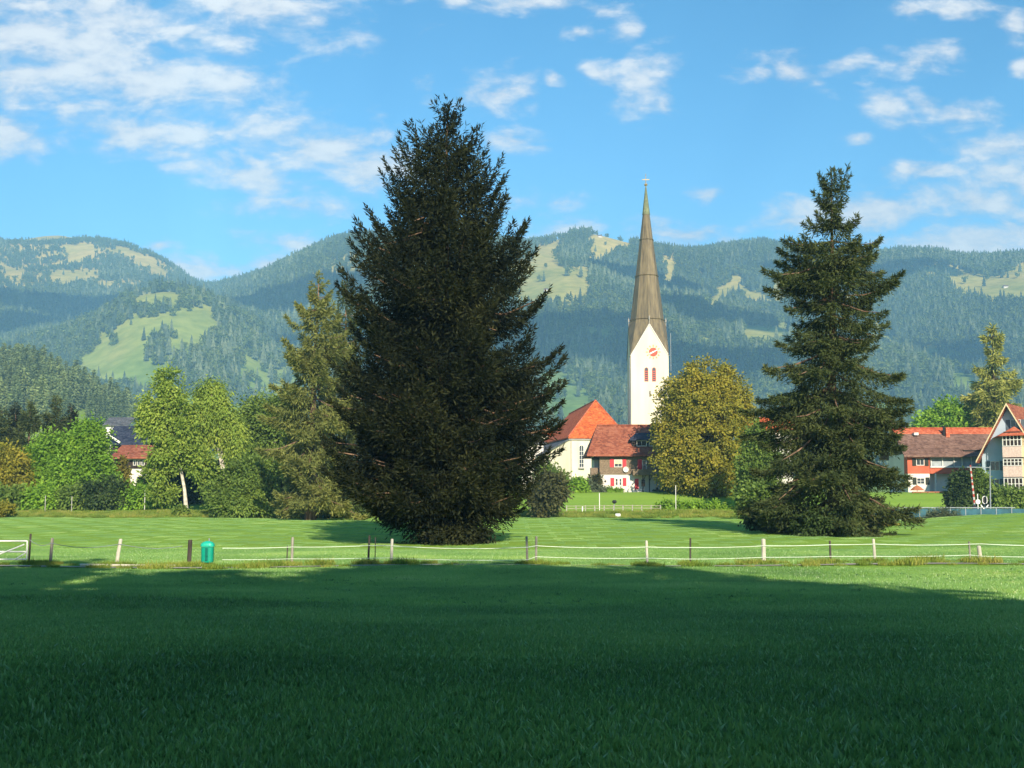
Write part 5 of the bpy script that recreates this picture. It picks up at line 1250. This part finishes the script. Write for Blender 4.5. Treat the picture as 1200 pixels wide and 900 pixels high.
# oriel bay
a0, a1, dp = -.25, 2.1, 2.7
def ob(name, mat, x0, x1, y0, y1, pz0, pz1):
    mb = LB(); mb.box(x0, x1, y0, y1, Z(pz0, D - 2), Z(pz1, D - 2)); return mb.build(name, mat, t)
ob('oriel_core', wood_dark, a0 + .12, a1 - .12, -dp + .12, -.01, 590, 506)
for (p0, p1) in ((536, 523.5), (559, 546.5)):
    ob('oriel_panel', shaded_panel, a0 - .06, a1, -dp, -dp + .115, p0, p1)
    ob('oriel_side_panel', cream_panel, a1 - .115, a1 + .06, -dp + .12, -.012, p0, p1)  # sunward side gets the lighter cream, sunlight put into the colour
for (p0, p1) in ((523.2, 509), (546.2, 537.5), (575, 560)):
    for (nm, face) in (('front', 0), ('side', 1)):
        mb = LB(); zA, zB = Z(p0, D - 2) + .004, Z(p1, D - 2)
        if face == 0:
            w_ = a1 - a0
            for k in range(6):
                xx = a0 + w_ * k / 5; mb.box(xx - .05, xx + .05, -dp + .02, -dp + .10, zA, zB)
            for zz in (zA, (zA + zB) / 2, zB - .09): mb.box(a0, a1, -dp + .03, -dp + .09, zz, zz + .09)
        else:
            for k in range(5):
                yy2 = -dp + .15 + (dp - .2) * k / 4; mb.box(a1 - .10, a1 - .02, yy2 - .05, yy2 + .05, zA, zB)
            for zz in (zA, (zA + zB) / 2, zB - .09): mb.box(a1 - .09, a1 - .03, -dp + .1, -.02, zz, zz + .09)
        mb.build('oriel_window', cream_panel if face else frame_white, t)  # bars differ by face: warm sunlight painted into the side ones
mb = MB(); ap = q3((a0 + a1) / 2, -.9, Z(502, D))
rr_ = [q3(a0 - .5, -dp - .5, Z(511, D - 2)), q3(a1 + .5, -dp - .5, Z(511, D - 2)), q3(a1 + .5, -.005, Z(511, D - 2)), q3(a0 - 2.0, -.005, Z(512, D - 2))]
mb.add(rr_ + [q3((a0 + a1) / 2, -1.2, Z(500.5, D))], [(3,2,1,0), (0,1,4), (1,2,4), (2,3,4), (3,0,4)]); mb.build('oriel_roof', tile_ridge, t)
def lwin(x0, x1, pz0, pz1, mat, sh=True):
    mb = LB(); zA, zB = Z(pz0, D), Z(pz1, D)
    for xx in (x0, (x0+x1)/2 - .03, x1 - .07): mb.box(xx, xx + .07, -.06, .02, zA, zB)
    for zz in (zA, zB - .07): mb.box(x0 + .072, x1 - .072, -.05, .02, zz, zz + .07)
    f = mb.build('window', mat, t); m2 = LB(); m2.box(x0 + .05, x1 - .05, -.02, .03, zA + .05, zB - .05); sub(m2, 'pane', glass_m, f, t)
    if sh:
        for (sa, sb_) in ((x0 - .6, x0 - .05), (x1 + .05, x1 + .6)):
            m3 = LB(); m3.box(sa, sb_, -.07, .01, zA, zB); m3.build('shutter', paint('blue grey shutter', (.10, .13, .15), .7, .1, 3), t)
lwin(.2, 1.5, 504, 492, frame_white)
lwin(-2.6, -1.4, 551, 540, frame_white); lwin(-2.8, -1.5, 571, 561, frame_white)
lwin(2.7, 3.6, 545, 533, frame_white, False)

# ------------------------------------------------------------------ bridge railing, level crossing
D = 141.0; zd = Z(608.5, D)
xa, xb = X(1020, D), X(1230, D)
t = thing('footbridge', 'low bridge with blue glass railing along the stream at right', 'bridge', (X(1120, D), D, g(X(1120, D), D) - .2))
bx(t, 'deck', sill_m, xa, xb, D + .1, D + 4, zd - .35, zd)
bx(t, 'under_shade', wood_dark, xa + .5, xb - .5, D + .6, D + 3.6, g(X(1120, D), D) - .6, zd - .352)  # full-length dark box painting in the shade beneath the deck
blue_m = paint('blue green railing glass', (.03, .10, .13), .5, .2, 1, .15)
for px in range(1024, 1190, 18): bx(t, 'glass_panel', blue_m, X(px, D) + .06, X(px + 17.4, D), D + .2, D + .23, zd + .12, Z(596.3, D))
for px in range(1024, 1207, 18): bx(t, 'rail_post', metal_m, X(px, D) - .04, X(px, D) + .04, D + .15, D + .28, zd + .002, Z(595.5, D))
mb = MB(); mb.box(xa, X(1190, D), D + .16, D + .27, Z(595.4, D), Z(594.4, D)); mb.box(X(1190, D), xb, D + .17, D + .26, Z(602.5, D), Z(601.5, D)); mb.box(xa, xb, D + .02, D + .098, zd - .1, zd + .08); mb.build('handrail', metal_m, t)

D = 148.0
t = thing('barrier', 'raised red and white crossing barrier pole above the blue railing', 'barrier', on(1143, D))
p0, p1 = W(1142.5, 596, D), W(1137, 545, D); R_m = paint('red barrier paint', (.38, .06, .04), .5, .05, 3)
wb, rb = MB(), MB(); n_ = 15
for k in range(n_): (wb if k % 2 else rb).tube([p0.lerp(p1, k / n_ + .0005), p0.lerp(p1, (k + 1) / n_ - .0005)], .13 - .003 * k, 6)
wb.build('white_band', paint('dull white barrier paint', (.5, .47, .42), .6, .1, 3), t); rb.build('red_band', R_m, t)
mb = MB(); bz_ = g(X(1143, D), D); mb.box(X(1140.5, D), X(1146, D), D - .3, D + .3, bz_ - .1, Z(594, D)); mb.build('base', metal_m, t)
t = thing('crossing_sign', 'round white sign on short pole, left of the crossing signs', 'sign', on(1146, 146))
mb = MB(); c_ = W(1146, 588, 146); mb.disc((c_.x, c_.y, c_.z), .27, .04, 20); mb.build('disc', white_m, t)
mb = MB(); mb.tube([on(1146, 146.05, -.1), (c_.x, 146.05, c_.z + .9)], .05, 6); mb.build('pole', white_m, t)
t = thing('crossing_signal', 'white rimmed oval crossing signal above an X shaped crossing sign', 'signal', on(1154, 146))
mb = MB(); c_ = W(1154, 586, 146); n_ = 20
pts = [(c_.x + .26 * math.cos(6.2832*k/n_), c_.y, c_.z + (.16 if math.sin(6.2832*k/n_) > 0 else -.16) + .26 * math.sin(6.2832*k/n_)) for k in range(n_ + 1)]
mb.tube(pts, .05, 6, False); mb.build('rim', frame_white, t)
mb = MB(); mb.hexa([(p[0], p[1] + .02, p[2]) for p in pts[:-1]], [(p[0], p[1] + .06, p[2]) for p in pts[:-1]]); mb.build('signal_face', black_m, t)
mb = MB(); k_ = W(1154, 597, 146)
for sg in (-1, 1):
    q = [(-.42, -.5*sg - .09), (-.42, -.5*sg + .09), (.42, .5*sg + .09), (.42, .5*sg - .09)]
    mb.hexa([(k_.x + a, k_.y - .02 * sg, k_.z + b) for a, b in q], [(k_.x + a, k_.y + .018 - .02 * sg, k_.z + b) for a, b in q])
mb.build('cross_board', white_m, t)
mb = MB(); mb.tube([on(1154, 146.12, -.1), (c_.x, 146.12, c_.z + .3)], .05, 6); mb.build('pole', metal_m, t)
t = thing('mast', 'tall thin grey mast right of the crossing signal', 'pole', on(1160, 145))
mb = MB(); mb.tube([on(1160, 145, -.2), W(1160, 546, 145)], [.10, .06], 7); mb.build('shaft', metal_m, t)
mb = MB(); e_ = W(1160, 548, 145); mb.tube([e_, (e_.x - 2.6, 145, e_.z + .05)], .05, 6); mb.build('arm', metal_m, t)

# ------------------------------------------------------------------ posts and small things on the far side of the meadow
def pole(px, D, top, label, mat, r=.05, name='pole', cat='post'):
    mb = MB(); b = on(px, D); mb.tube([(b[0], b[1], b[2] - .2), (b[0], b[1], Z(top, D))], r, 8)
    zt_ = Z(top, D); mb.tube([(b[0], b[1], zt_), (b[0], b[1], zt_ + r * .8)], [r * 1.25, r * .4], 8)
    o = mb.build(name, mat, None, base=b); tag(o, label, cat)
pole(702.5, 166, 578, 'white pole on the lawn before the red shuttered house', white_m, .05)
pole(682.5, 163, 594, 'short white marker post left of the lawn pole', white_m, .08)
pole(792, 160, 569, 'pale pole before the hedge under the linden', frame_white, .045)
pole(169.5, 158, 575, 'pale pole by the road below the orange roofed house', frame_white, .04)
pole(84, 160, 582, 'thin post among the bushes under the left hand maple', sill_m, .05)
pole(53, 160, 581, 'thin post at the left end among the roadside bushes', sill_m, .05)
t = thing('lawn_lamp', 'small black lamp on the lawn right of the white lawn pole', 'lamp', on(720, 167)); b = on(720, 167)
mb = MB(); mb.tube([(b[0], b[1], b[2] - .1), (b[0], b[1], b[2] + .8)], .04, 6); mb.build('stem', metal_m, t)
mb = MB(); mb.tube([(b[0], b[1], b[2] + .8), (b[0], b[1], b[2] + 1.0), (b[0], b[1], b[2] + 1.25)], [.15, .33, .2], 10); mb.build('lamp_head', black_m, t)
t = thing('garden_fence', 'low wooden rail fence along the foot of the lawn slope', 'fence', on(715, 164))
mb = MB(); pr_ = []
for k, px in enumerate(range(664, 775, 11)):
    b = on(px, 164.5); bx(t, 'post', sill_m, b[0] - .06, b[0] + .06, b[1] - .05, b[1] + .05, b[2] - .2, b[2] + .78); pr_.append(b)
prm = paint('pale rail wood', (.40, .36, .27), .8, .15, 3)
for hgt in (.7, .38):
    mb = MB(); mb.tube([(b[0], b[1] - .09, b[2] + hgt) for b in pr_], .035, 5, False); mb.build('rail', prm, t)
t = thing('meadow_marker', 'small white barrel lying in the grass below the garden fence', 'marker', on(724, 152)); b = on(724, 152)
mb = MB(); mb.tube([(b[0] - .3, b[1], b[2] + .22), (b[0] - .26, b[1], b[2] + .22), (b[0] + .26, b[1], b[2] + .22), (b[0] + .3, b[1], b[2] + .22)], [.2, .24, .24, .2], 12); mb.build('shell', white_m, t, True)

# ------------------------------------------------------------------ pasture fence by the path
tape_m = paint('white fence tape', (.55, .62, .50), .6, .06, 3)
post_grey = paint('weathered grey post', (.27, .25, .21), .9, .25, 5, .1, .4, stretch=(1, 1, .3)); post_dark = paint('dark old post', (.075, .065, .055), .9, .25, 5, .1, .4, stretch=(1, 1, .3)); post_pale = paint('pale wooden post', (.58, .54, .44), .85, .15, 5, .15, .3, stretch=(1, 1, .3))
DF = 52.6
def post(th, px, top, mat, r, D=DF, lean=0, label=None):
    b = on(px, D); tp = W(px + lean, top, D); mb = MB()
    n_ = 9; mb.tube([(b[0], b[1], b[2] - .2), Vector(b).lerp(tp, .5), tp, tp + Vector((0, 0, .02))], [r, r * .97, r * .95, r * .6], n_)
    o = mb.build('post', mat, th)
    if label: o['label'] = label
    return b, tp
t = thing('paddock_fence', 'loose posts and wire strung left of the turquoise bin', 'fence', on(140, DF))
L_ = []
for px, top, mat, r, ln, lb in ((36, 626, post_dark, .045, 0, 'dark hinge post of the white gate'), (61, 631, post_grey, .065, .5, 'grey post with pale streaks'), (138, 632, post_pale, .075, 3.5, 'leaning whitish post'), (223, 633, post_dark, .09, 0, 'thick dark post beside the bin')):
    L_.append(post(t, px, top, mat, r, DF, ln, lb))
mb = MB()
for f_ in (.82,):
    pts = []
    for (a, b2) in zip(L_[:-1], L_[1:]):
        A_, B_ = Vector(a[0]).lerp(a[1], f_), Vector(b2[0]).lerp(b2[1], f_)
        pts += [A_.lerp(B_, q) - Vector((0, .09, .16 * math.sin(math.pi * q))) for q in np.linspace(0, .9, 6)]
    mb.tube(pts, .012, 4, False)
mb.build('wire', metal_m, t)
mb = MB(); p = [on(q, DF - .7) for q in (96, 130, 170, 208)]
mb.tube([(a[0], a[1], a[2] + .06) for a in p], .05, 6); o = mb.build('drawbar', post_pale, None, base=p[0]); tag(o, 'long pale bar lying on the path edge beside the leaning post', 'bar')
# white gate at the left edge
t = thing('gate', 'white tube gate with diagonal brace at the left edge', 'gate', on(8, DF))
mb = MB(); gx0, gx1 = X(-42, DF), X(33.5, DF)
zt1, zt0 = Z(634, DF), Z(655.5, DF)
for zz in (zt1, Z(646.5, DF), zt0): mb.tube([(gx0, DF, zz), (gx1, DF, zz)], .032, 6)
for xx in (gx0, (gx0 + gx1) / 2 - .9, gx1): mb.tube([(xx, DF + .001, zt0), (xx, DF + .001, zt1)], .03, 6)
mb.build('frame', white_m, t)
mb = MB(); mb.tube([(gx0 + 1.0, DF - .05, zt0), (gx1 - .1, DF - .05, Z(638, DF))], .03, 6); mb.tube([(gx1 - .45, DF - .055, zt0), (gx1, DF - .055, Z(647, DF))], .025, 6); mb.build('brace', white_m, t)
# long tape fence
t = thing('pasture_fence', 'electric pasture fence of mixed posts with two white tapes', 'fence', on(700, DF))
PS = [(343, 630, post_grey, .055, 0, 'weathered grey post right of the bin'), (337, 640, post_dark, .025, 0, None), (432, 628, post_dark, .045, 1, 'dark post left of the white one by the big tree'), (440, 630, post_dark, .02, 0, None), (459, 632, post_pale, .06, .5, 'whitish post near the big tree'),
      (618, 629, post_grey, .05, -1, 'left post of the close grey pair'), (628, 629, post_grey, .05, .5, 'right post of the close grey pair'), (758, 634, post_pale, .055, -.5, 'whitish post right of the grey pair'), (808, 631, post_dark, .04, 1, 'dark thin post'), (894, 632, post_pale, .09, .5, 'thick pale square post'),
      (972, 634, post_dark, .045, .5, None), (1024, 632, post_pale, .06, -.5, None), (1135, 635, post_grey, .04, .5, None), (1147, 640, post_pale, .085, 0, 'short thick pale post'), (1222, 634, post_grey, .05, 0, None), (1300, 634, post_pale, .06, 0, None)]
BP = []
for px, top, mat, r, ln, lb in PS: BP.append(post(t, px, top, mat, r, DF, ln, lb))
def tape(hs, x_from, x_to, sag, wdt, seed):
    mb = MB(); R = np.random.default_rng(seed); pts = [(X(x_from, DF), DF - .06, g(X(x_from, DF), DF) + hs)] if x_from < 340 else []
    for (b, tp), p in zip(BP, PS):
        if p[3] < .03 or not (x_from <= p[0] <= x_to): continue
        h = hs + R.normal(0, .03); pts.append((b[0], DF - p[3] - .02, b[2] + h))
    V_ = []
    for a, b in zip(pts[:-1], pts[1:]):
        A_, B_ = Vector(a), Vector(b); L = (B_ - A_).length
        for q in np.linspace(0, 1, 9)[:-1]: V_.append(A_.lerp(B_, q) - Vector((0, 0, sag * L * L / 60 * 4 * q * (1 - q))))
    V_.append(Vector(pts[-1]))
    n_ = len(V_); vv = []
    for k, p in enumerate(V_):
        tw = .5 * math.sin(k * .37 + seed)
        vv += [(p.x, p.y - .008 - tw * wdt * .4, p.z - wdt / 2), (p.x, p.y + .0 + tw * wdt * .4, p.z + wdt / 2)]
    mb.add(vv, [(2*k, 2*k+2, 2*k+3, 2*k+1) for k in range(n_ - 1)]); o = mb.build('tape', tape_m, t)
    return o
tape(.74, 262, 1300, .16, .024, 1); tape(.27, 262, 1300, .10, .02, 2)
# turquoise bin
t = thing('litter_bin', 'turquoise dog waste bin on a pole beside the dark fence post', 'bin', on(244.5, DF - .3))
Db = DF - .3; b = on(244.5, Db); cx_, cy_ = b[0], Db; zb0, zb1, zb2 = Z(659, Db), Z(640.5, Db), Z(634.6, Db); rb_ = 7.2 * Db / F
turq = paint('turquoise plastic', (.0, .27, .18), .35, .05, 3, .5); turq_l = paint('lighter turquoise lid', (.015, .42, .29), .35, .04, 3, .5)
def rounded(mb, r, z0, z1, n=28, sq=3.2, dy=.8):
    def rg(z, k): return [(cx_ + r * k * math.copysign(abs(math.cos(a)) ** (2/sq), math.cos(a)), cy_ + dy * r * k * math.copysign(abs(math.sin(a)) ** (2/sq), math.sin(a)), z) for a in np.linspace(0, 2*math.pi, n, endpoint=False)]
    return rg
mb = MB(); rg = rounded(mb, rb_, 0, 0)
lev = [(zb0, .9), (zb0 + .05, .96), (zb1 - .02, 1.0)]
for (za0, k0), (za1, k1) in zip(lev[:-1], lev[1:]): mb.hexa(rg(za0, k0), rg(za1, k1))
mb.build('body', turq, t)
mb = MB(); lev = [(zb1, 1.1), (zb1 + .05, 1.12), (zb1 + .13, .98), (zb2 - .02, .7), (zb2 + .02, .3)]
for (za0, k0), (za1, k1) in zip(lev[:-1], lev[1:]): mb.hexa(rg(za0, k0), rg(za1, k1))
mb.build('lid', turq_l, t)
mb = MB(); fy2 = cy_ - .8 * rb_
mb.box(cx_ - .05, cx_ + .05, fy2 - .03, fy2 + .03, zb0 + .08, zb1 - .05); mb.tube([(cx_ + .03, fy2 - .035, zb0 + .28), (cx_ + .03, fy2 - .06, zb0 + .28)], .03, 8); mb.build('front_rib', paint('dark turquoise', (.0, .12, .09), .4, .05, 3), t)
mb = MB(); mb.tube([(cx_, cy_ + .8 * rb_ + .04, b[2] - .2), (cx_, cy_ + .8 * rb_ + .04, Z(631, Db))], .03, 8); mb.build('pole', metal_m, t)

# ------------------------------------------------------------------ huts high on the pastures
for (px, py, D0, w_, lb) in ((1179, 338, 2250, 9, 'tiny white hut on the high pasture at right'), (703, 267, 3050, 10, 'tiny summit lodge on the bald hilltop left of the spire'), (640, 342, 2500, 7, 'tiny hut on the ski slope left of the spire')):
    # march along the sight line to the slope
    best = None
    for Dq in np.linspace(1500, 3400, 400):
        p = W(px, py, Dq); zz = float(hz(np.array([p.x / Dq]), np.array([Dq]))[0])
        if p.z < zz: best = (p.x, Dq, zz); break
    if best is None: best = (W(px, py, 3080).x, 3080.0, float(hz(np.array([W(px, py, 3080).x / 3080]), np.array([3080.0]))[0]))
    bx_, by_, bz2 = best; t = thing('alpine_hut', lb, 'hut', (bx_, by_, bz2 - 2))
    rf = gable_house(t, bx_ - w_/2, bx_ + w_/2, by_, by_ + 7, bz2 - 2, bz2 + 4, bz2 + 6.5, plaster_white, tile_brown, .6)

# ------------------------------------------------------------------ the hazy valley air
m, nt, nd, lk = new_mat('valley haze')
out = nd.new('ShaderNodeOutputMaterial'); pv = nd.new('ShaderNodeVolumePrincipled')
pv.inputs['Color'].default_value = (.29, .66, 1.0, 1); pv.inputs['Density'].default_value = HAZE; pv.inputs['Anisotropy'].default_value = -.2
lk.new(pv.outputs[0], out.inputs['Volume'])
mb = MB(); mb.box(-4200, 4200, -140, 4450, -12, float(HZ.max()) + 45)
h = mb.build('haze', m); tag(h, 'thin blue morning haze hanging in the whole valley', None, None, 'stuff')

# ------------------------------------------------------------------ fair weather clouds overhead, outside the haze (their shade dapples the slopes)
cloud_m = paint('cloud', (.9, .9, .9), 1.0, .02, .01, 0)
R = np.random.default_rng(404)
for (px, py, Dq, wx, wy) in ((590, 420, 2000, 460, 620), (455, 400, 2100, 260, 500), (95, 345, 2900, 520, 480), (340, 350, 2500, 260, 420), (905, 385, 2280, 420, 330), (1075, 385, 2250, 230, 520), (1010, 300, 2950, 420, 260), (800, 440, 1850, 280, 300), (1230, 420, 2000, 200, 420), (10, 380, 2500, 260, 330), (760, 330, 2700, 240, 240)):
    q = W(px, py, Dq); zz = float(hz(np.array([q.x / Dq]), np.array([float(Dq)]))[0]); hgt = 1250 + R.uniform(0, 200)
    cpt = Vector((q.x, Dq, zz)) + SUN * ((hgt - zz) / SUN.z)
    mb = MB()
    for k in range(26):
        a, r = R.random() * 6.283, math.sqrt(R.random()); sz = R.uniform(.16, .34) * (1.15 - .5 * r)
        c0 = (cpt.x + math.cos(a) * r * wx * .5, cpt.y + math.sin(a) * r * wy * .5, hgt + R.uniform(-15, 25)); rx_, rz_ = sz * min(wx, wy), sz * min(wx, wy) * .35
        rows, segs = 6, 12; Vv = []
        for i in range(rows + 1):
            th2 = math.pi * i / rows
            for j in range(segs):
                ph = 2 * math.pi * j / segs; kk = 1 + .16 * math.sin(3 * ph + k) + .1 * math.sin(5 * th2 + 2 * k)
                Vv.append((c0[0] + rx_ * kk * math.sin(th2) * math.cos(ph), c0[1] + rx_ * kk * math.sin(th2) * math.sin(ph), c0[2] + rz_ * kk * math.cos(th2)))
        mb.add(Vv, [(i*segs+j, (i+1)*segs+j, (i+1)*segs+(j+1) % segs, i*segs+(j+1) % segs) for i in range(rows) for j in range(segs)])
    o = mb.build('clouds', cloud_m, None, True, base=cpt); tag(o, 'white fair weather cloud drifting high above the valley', None, None, 'stuff')
